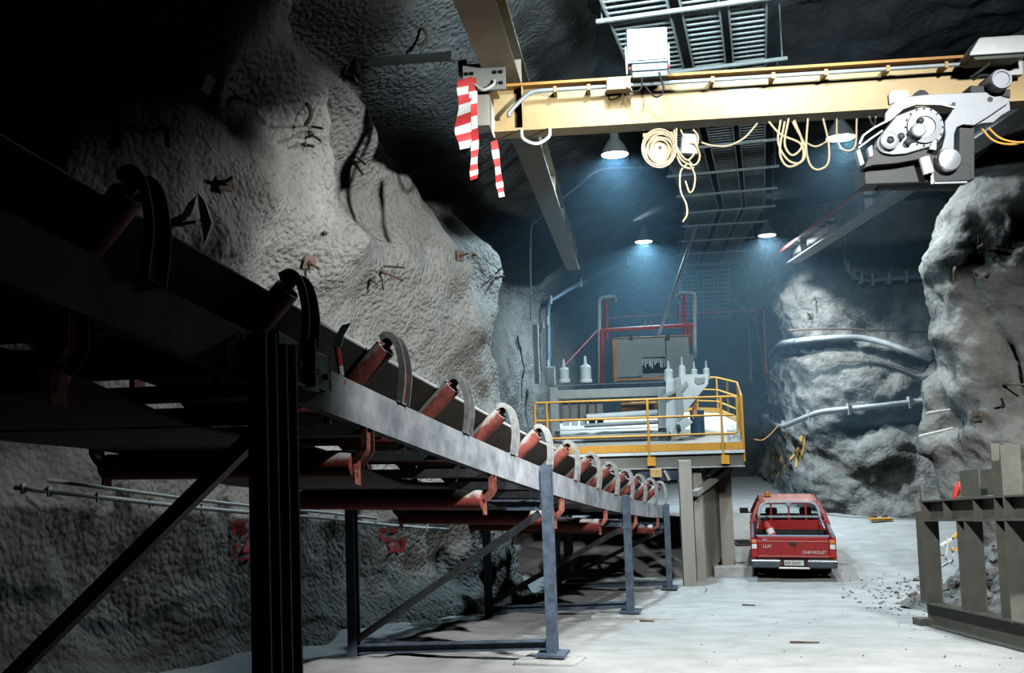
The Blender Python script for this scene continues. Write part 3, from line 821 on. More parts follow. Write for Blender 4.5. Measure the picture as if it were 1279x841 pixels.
# cable reel and pendant hanging below the girder
re = thing('cable_reel', 'cream cable reel wound with loops of cord below the crane girder', 'cable reel', PY(822, 165, BY - .05))
c = PY(824, 186, BY - .12)
m = MB().lathe(c, (0, -1, 0), [(.2, -.07), (.2, -.055), (.09, -.05), (.09, .03), (.2, .035), (.2, .05), (.03, .055), (0, .055)], 28); m.build('spool', 'crane_cream', re, smooth=True)
m = MB().cyl(c + V((0, -.05, 0)), c + V((0, -.075, 0)), .02, 10); m.build('hub', 'black_plastic', re)
m = MB().obox(c + V((-.02, .04, .17)), (.34, 0, 0), (0, .12, 0), (0, 0, .045)).bar(c + V((0, .06, .15)), c + V((0, .06, -.02)), .08, .02, (0, 1, 0)); m.build('bracket', 'crane_yellow', re)
m = MB()
for k in range(5):
    r = .11 + .022 * k; q = c + V((R_.uniform(-.02, .03), -.09 - .012 * k, -.02 + R_.uniform(-.03, .02)))
    m.tube([q + V((r * 1.0 * math.cos(a), 0, r * 1.15 * math.sin(a))) for a in [2 * math.pi * i / 26 for i in range(26)]], .011, 6, True)
m.build('cord', 'cord_cream', re, smooth=True)
pe = thing('pendant_control', 'grey pendant control box tangled in hanging cream cords under the girder', 'control box', PY(860, 165, BY - .1))
c = PY(861, 181, BY - .14)
m = MB().obox(c, (.19, 0, -.02), (0, .12, 0), (.02, 0, .24)); m.build('box', 'silver_paint', pe, bevel=.012)
m = MB()
def cl_(pts, r=.011, y=BY - .22): m.tube(bez([PY(a, b, y + (i % 2) * .03) for i, (a, b) in enumerate(pts)], 6), r, 6)
cl_([(842, 162), (846, 185), (858, 200), (868, 190), (872, 172), (866, 162)]); cl_([(850, 162), (858, 178), (868, 180), (874, 195), (868, 206), (854, 202), (846, 190), (840, 165)])
cl_([(845, 160), (845, 190), (852, 207), (866, 210), (860, 200)]); cl_([(858, 205), (850, 215), (850, 238), (857, 255), (858, 268), (853, 277)]); cl_([(862, 206), (868, 220), (866, 236), (861, 240), (856, 226)])
m.build('cord', 'cord_cream', pe, smooth=True)
def cord(name, lab, cat, pts, r, y, mt, grp=None):
    q = MB()
    for p in pts: q.tube(bez([PY(a, b, y) for a, b in p], 7), r, 6)
    b0 = PY(*pts[0][0], y)
    o = q.build(name, mt, smooth=True, loc=b0); return tag(o, lab, cat, grp)
cord('festoon_cable', 'single sagging cream cord strung between reel and cable coils under the girder', 'cable', [[(876, 178), (890, 182), (910, 182), (930, 172), (946, 154)]], .011, BY - .1, 'cord_cream')
cord('cable_coil', 'bunched coil of cream and black cords hanging below the notice plate on the girder', 'cable', [[(975, 150), (972, 178), (984, 200), (1000, 203), (1006, 185), (990, 152)], [(985, 148), (980, 180), (990, 194), (1002, 180), (992, 150)], [(960, 152), (975, 168), (1000, 180), (1002, 200), (984, 208), (974, 190), (980, 152)]], .013, BY - .15, 'cord_cream')
cord('cable_loop', 'long single loop of cream cord beside the bunched coil under the girder', 'cable', [[(1009, 148), (1007, 185), (1012, 206), (1022, 212), (1034, 204), (1035, 180), (1028, 148)]], .012, BY - .12, 'cord_cream')
cord('festoon_cable', 'shallow cream cord loops near the lamp just left of the hoist', 'cable', [[(1006, 178), (1020, 183), (1040, 172)], [(1045, 148), (1046, 176), (1056, 188), (1068, 182), (1070, 148)], [(1085, 145), (1092, 158), (1094, 143)]], .011, BY - .02, 'cord_cream')

# barricade tape tied to the end carriage
def tape(lab, segs, y, w):
    b0 = PY(*segs[0], y); t = thing('barricade_tape', lab, 'barricade tape', b0)
    q = MB()
    pts = bez([PY(a, b, y + .03 * math.sin(i * 2.1)) for i, (a, b) in enumerate(segs)], 8); n = len(pts)
    for i in range(n - 1):
        wv = V((w * (1 + .15 * math.sin(i * .5)), .25 * w * math.sin(i * .35), .22 * w)); j = i + 1
        wv2 = V((w * (1 + .15 * math.sin(j * .5)), .25 * w * math.sin(j * .35), .22 * w)); th = V((0, .003, 0))
        q.cur = 1 if (i // 3) % 2 == 0 else 0
        vs = [pts[i] - wv / 2, pts[i] + wv / 2, pts[j] + wv2 / 2, pts[j] - wv2 / 2]
        q.add(vs + [v + th for v in vs], [(0, 1, 2, 3), (7, 6, 5, 4), (0, 4, 5, 1), (1, 5, 6, 2), (2, 6, 7, 3), (3, 7, 4, 0)])
    q.build('ribbon', ['tape_white', 'tape_red'], t)
    return t
tape('broad red and white barricade tape hanging furthest left from the crane carriage', [(581, 98), (581, 125), (578, 160), (583, 185)], BY - .62, .17)
tape('narrow twisted red and white barricade tape hanging lowest beside the girder end', [(590, 98), (592, 140), (593, 180), (592, 205), (592, 224)], BY - .60, .085)
tape('short loose red and white tape hanging beneath the crane girder end', [(617, 176), (621, 205), (624, 230), (627, 246)], BY - .2, .075)

# ------------------------------------------------------------------ ceiling cable ladders
TZ = 9.05
tdir = V((.18, 1, 0)).normalized(); tn = V((1, -.18, 0)).normalized()
tA = V((1.49, 12.0, TZ)); 
def ladder(lab, org, dv, nv, w, L, pitch, grp):
    t = thing('cable_ladder', lab, 'cable ladder', org, group=grp); upv = nv.cross(dv).normalized()
    for s in (-1, 1):
        MB().bar(org + nv * s * w / 2, org + dv * L + nv * s * w / 2, .025, .09, upv).build('side_rail', 'tray_zinc', t)
    m = MB(); d = .1
    while d < L:
        m.bar(org + dv * d - nv * w / 2, org + dv * d + nv * w / 2, .036, .02, upv); d += pitch
    m.build('slats', 'tray_zinc', t)
    m = MB()
    for k in range(4 if w > .6 else 3):
        l = (R_.random() - .5) * w * .8
        m.tube([org + dv * e + nv * (l + .02 * math.sin(e * 1.3 + k)) + upv * .05 for e in np.linspace(0, L, 14)], .022, 6)
    split_build(m, 'cable', 'cable_black', t)
    return t
base = V((.08 + .18 * (7.5 - 8), 7.5, TZ))
Lw = [(-.52, .80, 'widest left-hand'), (.28, .48, 'middle'), (.88, .48, 'right-hand')]
o0 = V((1.33 - .18 * 4, 8.0, TZ))
for off, w, nm in Lw:
    ladder('%s galvanised cable ladder of the ceiling run above the crane girder' % nm, o0 + tn * off, tdir, tn, w, 18.4, .19, None)
def support(lab, c, nv, w, up=V((0, 0, 1)), rods=True):
    t = thing('support_channel', lab, 'support channel', c, group=None)
    MB().bar(c - nv * w / 2, c + nv * w / 2, .05, .05, up).build('channel', 'tray_zinc', t)
    if rods:
        m = MB()
        for s in (-.47, .47): m.cyl(c + nv * s * w - up * .03, c + nv * s * w + V((0, 0, .85)), .01, 6)
        split_build(m, 'hanger_rod', 'tray_zinc', t)
    return t
nth = ['nearest', 'second', 'third', 'fourth', 'fifth', 'sixth', 'seventh', 'eighth', 'ninth']
for k in range(7):
    d = 3.9 + 2.35 * k
    support('%s cross channel carrying the straight cable ladders, counted from the camera' % nth[k], o0 + tdir * d + tn * .18 - V((0, 0, .085)), tn, 2.5)
# bend: run swings left beyond the ceiling step
e0 = o0 + tdir * 18.5; d2 = V((.06, 1, -.012)).normalized(); n2 = V((1, -.06, 0)).normalized()
for off, w, nm in Lw:
    ladder('%s cable ladder of the farther run beyond the ceiling step' % nm, e0 + n2 * (off - .05) , d2, n2, w * .95, 11.2, .2, None)
for k in range(4):
    support('%s cross channel of the farther cable ladder run beyond the step' % nth[k], e0 + d2 * (1.6 + 2.7 * k) + n2 * .13 - V((0, 0, .085)), n2, 2.45)
# drop down the end wall
e1 = e0 + d2 * 11.3; d3 = V((-.01, .05, -1)).normalized()
for off, w, nm in Lw:
    ladder('%s cable ladder dropping down in front of the dark end wall' % nm, e1 + n2 * off * .98 - V((0, 0, .05)), d3, n2, w * .95, 2.1, .17, None)
for k in range(3):
    support('%s cross channel on the cable ladders dropping down the end wall' % ['upper', 'middle', 'lowest'][k], e1 + d3 * (.15 + .85 * k) + n2 * .13 + V((0, -.09, 0)), n2, 2.1, V((0, -1, 0)), False)

# ------------------------------------------------------------------ high-bay lamps
LAMPS = [((768, 193), 'high-bay lamp nearest on the left, glowing just below the girder'), ((804, 302), 'far high-bay lamp above the sprinkler pipe frame'),
         ((1050, 172), 'high-bay lamp glowing behind the cord loops beside the hoist'), ((958, 294), 'far high-bay lamp right of the cable ladders')]
LP = []
for (x, y), lab in LAMPS:
    p = PZ(x, y, 8.55); LP.append(p)
    t = thing('high_bay_lamp', lab, 'ceiling lamp', p)
    MB().lathe(p, (0, 0, 1), [(.27, 0), (.265, .0), (.25, .05), (.17, .2), (.09, .3), (.085, .48), (.06, .5), (0, .5)], 28).build('reflector', 'grey_paint', t, smooth=True)
    MB().lathe(p + V((0, 0, -.012)), (0, 0, 1), [(.0, -.035), (.12, -.03), (.25, 0), (.25, .01)], 28).build('lamp_glass', 'lamp_glow', t, smooth=True)
    MB().cyl(p + V((0, 0, .5)), p + V((0, 0, .8)), .012, 6).build('stem', 'grey_paint', t)
# ------------------------------------------------------------------ work platform
def dz_(Y): return 2.76 + .0537 * (Y - 19.5)
pl = thing('work_platform', 'raised steel platform with yellow handrails straddling the conveyor tail', 'platform', (1.2, 19.5, 0))
xl = PY(668, 560, 19.5).x; xr = PY(929, 558, 19.5).x
Q1 = PY(923, 526, 25.4); Q2 = PY(897, 514, 29.0); Q3 = PY(872, 513, 29.6)
deck2 = [(xl, 19.5), (xr, 19.5), (Q1.x, 25.4), (Q2.x, 29.0), (Q3.x, 29.6), (.6, 29.6), (-1.0, 27)]
def dk(x, y, o=0): return V((x, y, dz_(y) + o))
MB().prism([dk(x, y, -.05) for x, y in deck2], (0, 0, .05)).build('deck', 'deck_plate', pl)
m = MB().box(xl + .02, xr - .02, 19.46, 19.50, 2.77, 2.92); m.build('toe_board', 'safety_yellow', pl)
MB().box(xl + .02, xr, 19.42, 19.5, 2.70, 2.76).build('deck_edge', 'white_paint', pl)
MB().hbeam((xl + .3, 19.55, 2.56), (xr, 19.55, 2.56), .2, .30, .014, .02).build('main_beam', 'machine_grey', pl)
MB().hbeam((xr - .12, 19.6, 2.56), (Q1.x - .12, 25.3, dz_(25.3) - .2), .2, .30, .014, .02).build('main_beam', 'machine_grey', pl)
m = MB()
for x in (PY(816, 573, 19.5).x, PY(908, 573, 19.5).x):
    for a in (-.03, .03):
        for b in (-.05, .05): m.cyl((x + a, 19.48, 2.56 + b), (x + a, 19.44, 2.56 + b), .016, 6)
split_build(m, 'bolt', 'dark_steel', pl)
rail = MB()
yf = 19.44
def rx(px): return PY(px, 520, yf).x
xa, xe = rx(668), rx(921)
for h in (1.10, .72): rail.tube([(rx(670), yf, 2.76 + h), (rx(760), yf, 2.76 + h), (xe - .08, yf, 2.76 + h)], .024, 8)
rail.tube([(rx(683), yf, 2.76 + .34), (xe - .08, yf, 2.76 + .34)], .024, 8)
rail.tube([(xe - .08, yf, 3.86), (xe - .02, yf, 3.84), (xe, yf, 3.78), (xe, yf, 3.18), (xe - .02, yf, 3.12), (xe - .08, yf, 3.10)], .024, 8)
gr = rail.build('guard_rail', 'safety_yellow', pl, smooth=True)
for px, z0 in ((668, 2.9), (683, 2.76), (809, 2.48), (901, 2.48)):
    b = MB().tube([(rx(px), yf - .005, z0), (rx(px), yf - .005, 3.86)], .026, 8)
    if z0 < 2.6: b.box(rx(px) - .05, rx(px) + .12, yf - .03, yf + .02, 2.48, 2.66)
    b.build('rail_post', 'safety_yellow', gr)
def railrun(pts, name='guard_rail'):
    q = MB()
    for h in (1.10, .72, .36): q.tube([dk(x, y, h) for x, y in pts], .024, 8)
    for (x0, y0), (x1, y1) in zip(pts[:-1], pts[1:]): q.bar(dk(x0, y0, .08), dk(x1, y1, .08), .02, .15)
    g = q.build(name, 'safety_yellow', pl, smooth=True)
    return g
side = [(xr, 19.5), (Q1.x, 25.4), (Q2.x, 29.0), (Q3.x, 29.6), (1.2, 29.6)]
g2 = railrun(side[:2]); g3 = railrun(side[1:])
for t in (0, .14, .34, .55, .77, 1): 
    x, y = xr + (Q1.x - xr) * t, 19.5 + 5.9 * t; MB().tube([dk(x, y, -.25), dk(x, y, 1.12)], .026, 8).build('rail_post', 'safety_yellow', g2)
for x, y in ((Q1.x * .55 + Q2.x * .45, 25.4 * .55 + 29 * .45), (Q2.x, 29), (Q3.x, 29.6), (2.4, 29.6)):
    MB().tube([dk(x, y, 0), dk(x, y, 1.12)], .026, 8).build('rail_post', 'safety_yellow', g3)
c0 = PY(858, 727, 19.1)
m = MB().box(PY(850, 650, 19.1).x, PY(866, 650, 19.1).x, 18.98, 19.22, 0, 2.60); m.build('column', 'tan_grey', pl, bevel=.01)
m = MB().box(PY(866.5, 650, 19.9).x, PY(878, 650, 19.9).x, 19.75, 20.0, 0, 2.55); m.build('column', 'tan_grey', pl, bevel=.01)
m = MB().hbeam((xl + .6, 20.4, 0), (xl + .6, 20.4, 2.5), .2, .2, .012, .014, (0, 1, 0)); m.build('column', 'machine_grey', pl)
m = MB().box(PY(907, 640, 21.4).x - .17, PY(907, 640, 21.4).x + .12, 21.2, 21.5, 0, 2.6); m.build('column', 'tan_grey', pl, bevel=.01)
m = MB().bar(PY(868, 617, 19.45), PY(912, 584, 20.8), .12, .12).bar(PY(884, 592, 19.9), PY(898, 582, 20.4), .08, .1); split_build(m, 'brace', 'machine_grey', pl)
pa = thing('steel_plate_screen', 'dark weathered steel plates standing between the platform columns', 'steel plates', (2.6, 20.6, 0))
a, b = PY(880, 700, 20.3), PY(896, 690, 21.0)
MB().prism([(a.x, 20.15, 0), (a.x + .35, 21.0, 0), (a.x + .35, 21.0, 2.5), (a.x, 20.15, 2.25)], (.03, -.01, 0)).build('plate', 'tan_grey', pa)
MB().prism([(a.x + .37, 21.05, .25), (a.x + .5, 21.35, .25), (a.x + .5, 21.35, 2.55), (a.x + .37, 21.05, 2.5)], (.03, -.01, 0)).build('plate', 'frame_olive', pa)
kb = PY(915, 711, 20.3)
tag(MB().obox((kb.x, 20.3, .12), (.80, -.04, 0), (0, .2, 0), (0, 0, .24)).build('concrete_kerb', 'pad_concrete', loc=(kb.x, 20.3, 0), bevel=.02), 'low concrete kerb between the platform column and the red pickup', 'kerb')
p = PY(838, 731, 18.7)
m = MB().box(1.5, 2.3, 18.55, 18.96, -.05, .10)
tag(m.build('concrete_plinth', 'pad_concrete', loc=(1.8, 19.0, 0), bevel=.02), 'concrete plinth under the near platform column', 'plinth')
# drive gear under the deck at the tail of the conveyor
tf = thing('tail_trestle', 'blue steel frame with pale box above the lower end of the conveyor', 'steel frame', (1.3, 19.0, 2.0))
m = MB().bar(PY(798, 596, 19.6), PY(846, 592, 19.6), .1, .2); m.build('beam', 'blue_steel', tf)
m = MB().bar(PY(800, 606, 19.8), PY(846, 602, 19.8), .1, .08); m.build('beam', 'blue_steel', tf)
m = MB().obox(PY(819, 591, 19.35), (.24, 0, 0), (0, .2, 0), (0, 0, .17)); m.build('box', 'wood_tan', tf, bevel=.01)
m = MB().bar(PY(830, 588, 19.4), PY(836, 600, 19.4), .05, .05); m.build('strut', 'machine_grey', tf)

# ------------------------------------------------------------------ machine on the platform
MY = 21.6
def mp(px, py, y=MY): return PY(px, py, y)
mc = thing('feeder_machine', 'grey roller feeder machine with white side plates standing on the platform', 'machine', (mp(760, 540).x, MY, dz_(MY)))
def mbox(x0, y0, x1, y1, ya, yb, name, mt, bev=.012):
    a = PY(x0, y1, ya); b = PY(x1, y0, ya)
    q = MB().box(a.x, b.x, ya, yb, min(a.z, b.z), max(a.z, b.z)); return q.build(name, mt, mc, bevel=bev)
mbox(696, 489, 838, 505, MY, MY + .3, 'top_beam', 'machine_grey')
mbox(690, 483, 840, 488, MY - .05, MY + .35, 'top_flange', 'machine_white')
mbox(700, 546, 838, 556, MY - .1, MY + .2, 'lower_beam', 'machine_grey')
mbox(694, 540, 838, 545, MY - .15, MY + .3, 'lower_flange', 'machine_white')
mbox(824, 490, 836, 556, MY - .02, MY + .3, 'leg', 'machine_grey')
mbox(689, 490, 697, 556, MY - .02, MY + .3, 'leg', 'machine_grey')
for x in (707, 718, 729, 740, 750):
    mbox(x - 4, 506, x + 3, 538, MY + .5, MY + .7, 'rib_plate', 'machine_white')
a, b = mp(733, 528, MY + .3), mp(826, 522, MY + .3)
MB().cyl(a, b, .085, 18).build('roller', 'machine_white', mc, smooth=True)
a, b = mp(730, 538, MY + .15), mp(826, 533, MY + .15)
MB().cyl(a, b, .05, 14).build('roller', 'silver_paint', mc, smooth=True)
mbox(776, 508, 823, 522, MY + .9, MY + 1.4, 'motor', 'motor_orange', .03)
for x, y0, y1, w in ((705, 461, 484, 13), (732, 457, 484, 14), (836, 463, 486, 11), (853, 458, 484, 9), (868, 464, 482, 8), (883, 463, 480, 8)):
    c0, c1 = mp(x, y1, MY + .15), mp(x, y0, MY + .15); h = (c1 - c0).length; r = w / 2 / F * MY
    MB().lathe(c0, (0, 0, 1), [(r * 1.15, 0), (r * 1.15, .05), (r, .07), (r, h * .72), (r * .7, h * .8), (r * .35, h * .84), (r * .3, h), (r * .2, h + .12), (0, h + .12)], 14).build('actuator', 'machine_white', mc, smooth=True)
def mplate(pts, y, th, name, mt): return MB().prism([mp(a, b, y) for a, b in pts], (0, th, 0)).build(name, mt, mc, bevel=.008)
mplate([(855, 474), (885, 474), (885, 486), (856, 521), (846, 528), (846, 492)], MY - .25, .06, 'side_plate', 'machine_white')
mplate([(868, 478), (881, 478), (880, 485), (872, 487), (868, 484)], MY - .27, .03, 'side_plate_window', 'grey_paint')
mplate([(832, 484), (846, 478), (848, 530), (840, 548), (834, 552), (832, 540)], MY - .2, .05, 'side_plate', 'machine_white')
for q in ([(843, 480), (850, 476), (856, 540), (848, 548)], [(828, 500), (845, 492), (846, 496), (829, 505)], [(850, 490), (858, 482), (860, 486), (852, 496)]):
    mplate(q, MY - .3, .05, 'linkage', 'machine_grey')
mplate([(836, 545), (858, 527), (866, 534), (842, 553)], MY - .35, .3, 'discharge_lip', 'machine_white')
m = MB().cyl(mp(845, 541, MY - .4), mp(850, 540, MY - .4), .07, 14); m.build('pivot', 'dark_steel', mc)
mplate([(866, 506), (871, 504), (871, 526), (866, 530)], MY - .1, .2, 'end_bracket', 'motor_orange')
bb = thing('drum', 'blue steel drum on the platform deck beside the feeder machine', 'drum', (mp(872, 530, 22.4).x, 22.4, dz_(22.4)))
p = mp(871, 529, 22.4); m = MB().lathe((p.x, 22.4, dz_(22.4)), (0, 0, 1), [(.17, 0), (.17, .2), (.178, .21), (.17, .22), (.17, .42), (.178, .43), (.17, .44), (.17, .62), (.15, .63), (0, .63)], 20); m.build('shell', 'barrel_blue', bb, smooth=True)
_pen = 0.
for ch in mc.children:
    for v in ch.data.vertices:
        w = v.co + mc.location; _pen = max(_pen, dz_(w.y) - w.z)
mc.location.z += _pen + .004
# hood with ragged curtain
HYd = 24.0
hd = thing('screen_hood', 'big grey hood box with orange edges and a ragged dark opening behind the feeder', 'machine hood', PY(815, 475, HYd))
def hb(x0, y0, x1, y1, ya, yb, name, mt, bev=.01):
    a = PY(x0, y1, ya); b = PY(x1, y0, ya)
    return MB().box(a.x, b.x, ya, yb, a.z, b.z).build(name, mt, hd, bevel=bev)
hb(770, 422, 801, 470, HYd, HYd + 1.2, 'front_panel', 'machine_grey'); hb(801, 420, 832, 447, HYd, HYd + 1.2, 'front_panel', 'machine_grey')
hb(832, 419, 860, 468, HYd, HYd + 1.2, 'front_panel', 'machine_grey'); hb(801, 466, 832, 472, HYd, HYd + 1.2, 'sill', 'machine_grey')
hb(767, 424, 770, 476, HYd - .05, HYd + 1.2, 'left_edge', 'motor_orange', .003); hb(767, 419.5, 862, 422, HYd - .05, HYd + 1.2, 'top_edge', 'motor_orange', .003)
hb(772, 471, 829, 476, HYd - .06, HYd, 'bottom_edge', 'motor_orange', .003)
hb(802, 447, 832, 468, HYd + .5, HYd + .55, 'inner_panel', 'black_plastic', 0)
hb(833, 443, 866, 478, HYd - .25, HYd - .2, 'loose_panel', 'grey_paint', .004)
m = MB()
for i in range(12):
    x = 803 + 2.4 * i; a = PY(x, 448, HYd - .02); l = R_.uniform(.1, .26)
    m.bar(a, a + V((R_.uniform(-.02, .02), 0, -l)), .03, .01, (0, 1, 0))
m.build('curtain', 'tape_white', hd)
m = MB()
for x in (788, 834): q = PY(x, 421, HYd - .06); m.obox(q, (.09, 0, 0), (0, .05, 0), (0, 0, .12))
split_build(m, 'clasp', 'black_plastic', hd)
# sprinkler pipe frame
SY = 25.0
sp = thing('sprinkler_pipework', 'red and white water pipe frame with nozzles rising behind the feeder machine', 'pipe frame', PY(752, 480, SY))
def pp(pts, r, y=SY): return MB().tube([PY(a, b, y) for a, b in pts], r, 10)
pp([(749, 478), (748.5, 376), (750, 373), (753, 371.5), (768, 370.5)], .045).build('white_pipe', 'pipe_white', sp, smooth=True)
pp([(868, 448), (867.5, 370), (866.5, 367), (864, 366), (848, 366.5)], .045).build('white_pipe', 'pipe_white', sp, smooth=True)
m = pp([(758, 424), (757, 376)], .035); m.tube([PY(752, 480, SY - .1), PY(752, 414, SY - .1)], .06, 10); m.tube([PY(750, 413, SY - .1), PY(866, 406, SY - .1)], .05, 10)
m.tube([PY(856, 418, SY), PY(854.5, 368, SY)], .04, 10); m.tube([PY(848, 410, SY + .3), PY(847, 380, SY + .3)], .025, 8); m.tube([PY(862, 432, SY - .1), PY(861.5, 408, SY - .1)], .05, 10)
split_build(m, 'red_pipe', 'pipe_red', sp, smooth=True)
m = MB()
for x, y in ((767, 373), (848, 370)): q = PY(x, y, SY); m.lathe(q, (0, 0, -1), [(.03, -.05), (.06, 0), (.08, .06), (.03, .1), (0, .1)], 10)
for x in (806, 813): q = PY(x, 409, SY - .1); m.cyl(q, q + V((0, 0, .18)), .02, 6)
split_build(m, 'nozzle', 'silver_paint', sp)
po = thing('conduit_pole', 'pale slanting conduit pole running from the cable ladders down to the hood', 'conduit', PY(822, 418, 24.4))
MB().tube([PY(823, 418, 24.4), PY(869, 284, 25.6)], .045, 10).build('tube', 'pipe_grey', po, smooth=True)

# ------------------------------------------------------------------ pipes and cables fixed to the rock
def surf_pts(pts, off, n=6, surf=None, lift=.035):
    """points on the rock under a pixel path, pulled a little towards the room"""
    out = []
    pix = bez([(a, b, 0) for a, b in pts], n)
    for q in pix:
        h = hit(q.x, q.y, surf)
        if h is None: continue
        out.append((q.x, q.y, h[0].y))
    if not out: return []
    ys = [o[2] for o in out]; k = 3
    sm = [min(ys[max(0, i - k):i + k + 1]) for i in range(len(ys))]
    sm = [sum(sm[max(0, i - k):i + k + 1]) / len(sm[max(0, i - k):i + k + 1]) for i in range(len(sm))]
    return [PY(o[0], o[1], s * (1 - lift) - off) for o, s in zip(out, sm)]
def wallpipe(name, lab, cat, pts, r, mt, lift=.02, off=.05, clips=0, surf=None):
    P = surf_pts(pts, off, 7, surf, lift)
    t = thing(name, lab, cat, P[0]); MB().tube(P, r, 10).build('tube' if r > .03 else 'strand', mt, t, smooth=True)
    if clips:
        m = MB()
        for i in range(2, len(P) - 1, max(1, len(P) // clips)): m.bar(P[i] + V((-.0, -.0, -r * 2)), P[i] + V((0, 0, r * 2)), r * .8, r * 2.6)
        split_build(m, 'clip', 'tray_zinc', t)
    return t
wallpipe('water_pipe', 'blue grey pipe rising and bending along the arch left of the sprinkler frame', 'pipe', [(685, 470), (685, 420), (685.5, 381), (696, 371), (740, 346), (790, 324), (806, 320), (836, 319.5)], .07, 'pipe_blue', .04, .1, 6)
wallpipe('conduit', 'thin conduit slanting over the arch below the nearest lamp', 'conduit', [(663, 400), (663, 290), (672, 275), (690, 258), (720, 234), (750, 212), (800, 209), (830, 209)], .025, 'pipe_grey', .03, .08, 5)
wallpipe('air_hose', 'fat pale hose lying along the rock ledge high on the right wall', 'hose', [(962, 446), (972, 432), (990, 427), (1030, 423), (1070, 422), (1100, 427), (1130, 437), (1162, 449)], .10, 'pipe_grey', .02, .1, 0, 'wall_far')
wallpipe('water_pipe', 'long pale pipe crossing the right rock wall at mid height', 'pipe', [(955, 519), (968, 530), (980, 532), (1000, 524), (1025, 515), (1060, 511), (1100, 507), (1160, 500), (1184, 496)], .085, 'pipe_grey', .03, .15, 5, 'wall_far')
wallpipe('air_hose', 'thin dark hose above the fat ledge hose on the right wall', 'hose', [(985, 413), (1030, 411), (1080, 412), (1165, 415)], .03, 'rust', .02, .1, 0, 'wall_far')
wallpipe('vent_hose', 'dark ribbed hose curling in the shadow below the right crane runway', 'hose', [(1055, 298), (1056, 322), (1066, 342), (1085, 349), (1120, 347), (1160, 344)], .09, 'pipe_blue', .02, .12, 9, 'wall_far')
rp = thing('fire_pipe', 'thin red pipe running across the dark end wall', 'pipe', PY(955, 388, 33.5))
MB().tube([PY(762, 397, 33.5), PY(852, 392, 33.5), PY(953, 387.5, 33.5), PY(957.5, 466, 33.5)], .032, 8).tube([PY(706, 456, 30), PY(748, 411, 31)], .025, 8).build('tube', 'pipe_red_dark', rp, smooth=True)
for lab, pts, y in [('longer yellow cord drooping from the cable ladders to the platform rail', [(903, 371), (918, 377), (930, 388), (936, 410), (937, 440), (938, 478)], 39.8), ('yellow cord looping down the dark end wall right of the drooping one', [(934, 391), (946, 410), (950, 440), (956, 470), (963, 500), (966, 525)], 40.2),
                    ('short orange cord sagging from the platform corner to the rock', [(942, 549), (952, 550), (962, 543), (972, 532)], 27.0)]:
    cord('hanging_cord', lab, 'cord', [pts], .028 if y > 30 else .016, y, 'cord_yellow' if y > 30 else 'cord_orange')
# low cable rail on the left wall seen below the conveyor
wallpipe('cable_rail', 'pale low cable rail fixed along the left rock wall below the conveyor', 'cable rail', [(18, 609), (62, 614), (150, 624), (240, 634), (330, 642), (400, 647), (470, 655), (560, 662)], .022, 'pipe_grey', .03, .1, 9, 'wall_left')
wallpipe('cable_rail', 'second pale rail just above the low cable rail on the left wall', 'cable rail', [(60, 600), (150, 612), (240, 624), (330, 634), (400, 640), (470, 648)], .018, 'pipe_grey', .03, .1, 0, 'wall_left')
# boxes on the left wall beyond the bulge
for lab, x0, y0, x1, y1, Y in [('grey switch cabinet at the foot of the blue grey pipe', 682, 458, 693, 482, 28.5), ('small white switch box on the left wall above the platform rail end', 674, 402, 679, 411, 27.5), ('slim grey cable duct on the left wall beside the switch cabinet', 668, 405, 672, 480, 27.8)]:
    a, b = PY(x0, y1, Y), PY(x1, y0, Y); h = hit((x0 + x1) / 2, (y0 + y1) / 2, 'wall_left')
    t = thing('switch_box', lab, 'electrical box', a)
    MB().box(a.x, b.x, Y - .1, Y + .12, a.z, b.z).build('enclosure', 'pipe_grey', t, bevel=.01)
    MB().box(a.x + .03, b.x - .03, Y - .115, Y - .1, a.z + .04, b.z - .04).build('lid', 'silver_paint', t)

# ------------------------------------------------------------------ rock bolts
def bolt(px, py, lab, kind='rod', L=.28, tilt=(0, 0, 0), col='rust', surf=None, s=1.):
    h = hit(px, py, surf)
    if h is None: return
    p, n = h; t = thing('rock_bolt', lab, 'rock bolt', p)
    n = (n + V(tilt) + V((0, -.15, 0))).normalized(); e = n.cross(V((0, 0, 1))).normalized(); q = e.cross(n)
    if kind in ('plate', 'both'):
        MB().obox(p + n * .05, e * .17 * s, q * .17 * s, n * .016).build('plate', 'rust', t, bevel=.004)
    if kind in ('rod', 'both', 'twin'):
        MB().cyl(p + n * .015, p + n * L, .017 * s, 8).lathe(p + n * .05, n, [(.034 * s, 0), (.034 * s, .045), (.0, .045)], 6).build('rod', col, t)
    if kind == 'twin':
        d = (n + q * .25 + e * .15).normalized(); MB().cyl(p + q * .08 + n * .04, p + q * .08 + d * L, .015 * s, 8).build('rod', col, t)
    if kind == 'hook':
        MB().tube(bez([p + n * .03, p + n * .12, p + n * .2 - q * .05, p + n * .18 - q * .2], 6), .026 * s, 8).build('hook', col, t, smooth=True)
    if kind == 'flap':
        MB().prism([p + q * .28, p + q * .1 + n * .05 + e * .03, p - q * .26 + e * .06 + n * .16, p - q * .05 + n * .2, p + q * .18 + n * .1], e * .012).build('plate', 'tray_zinc', t)
        MB().cyl(p + n * .02, p + n * .2 + e * .1, .016, 8).build('rod', 'rust', t)
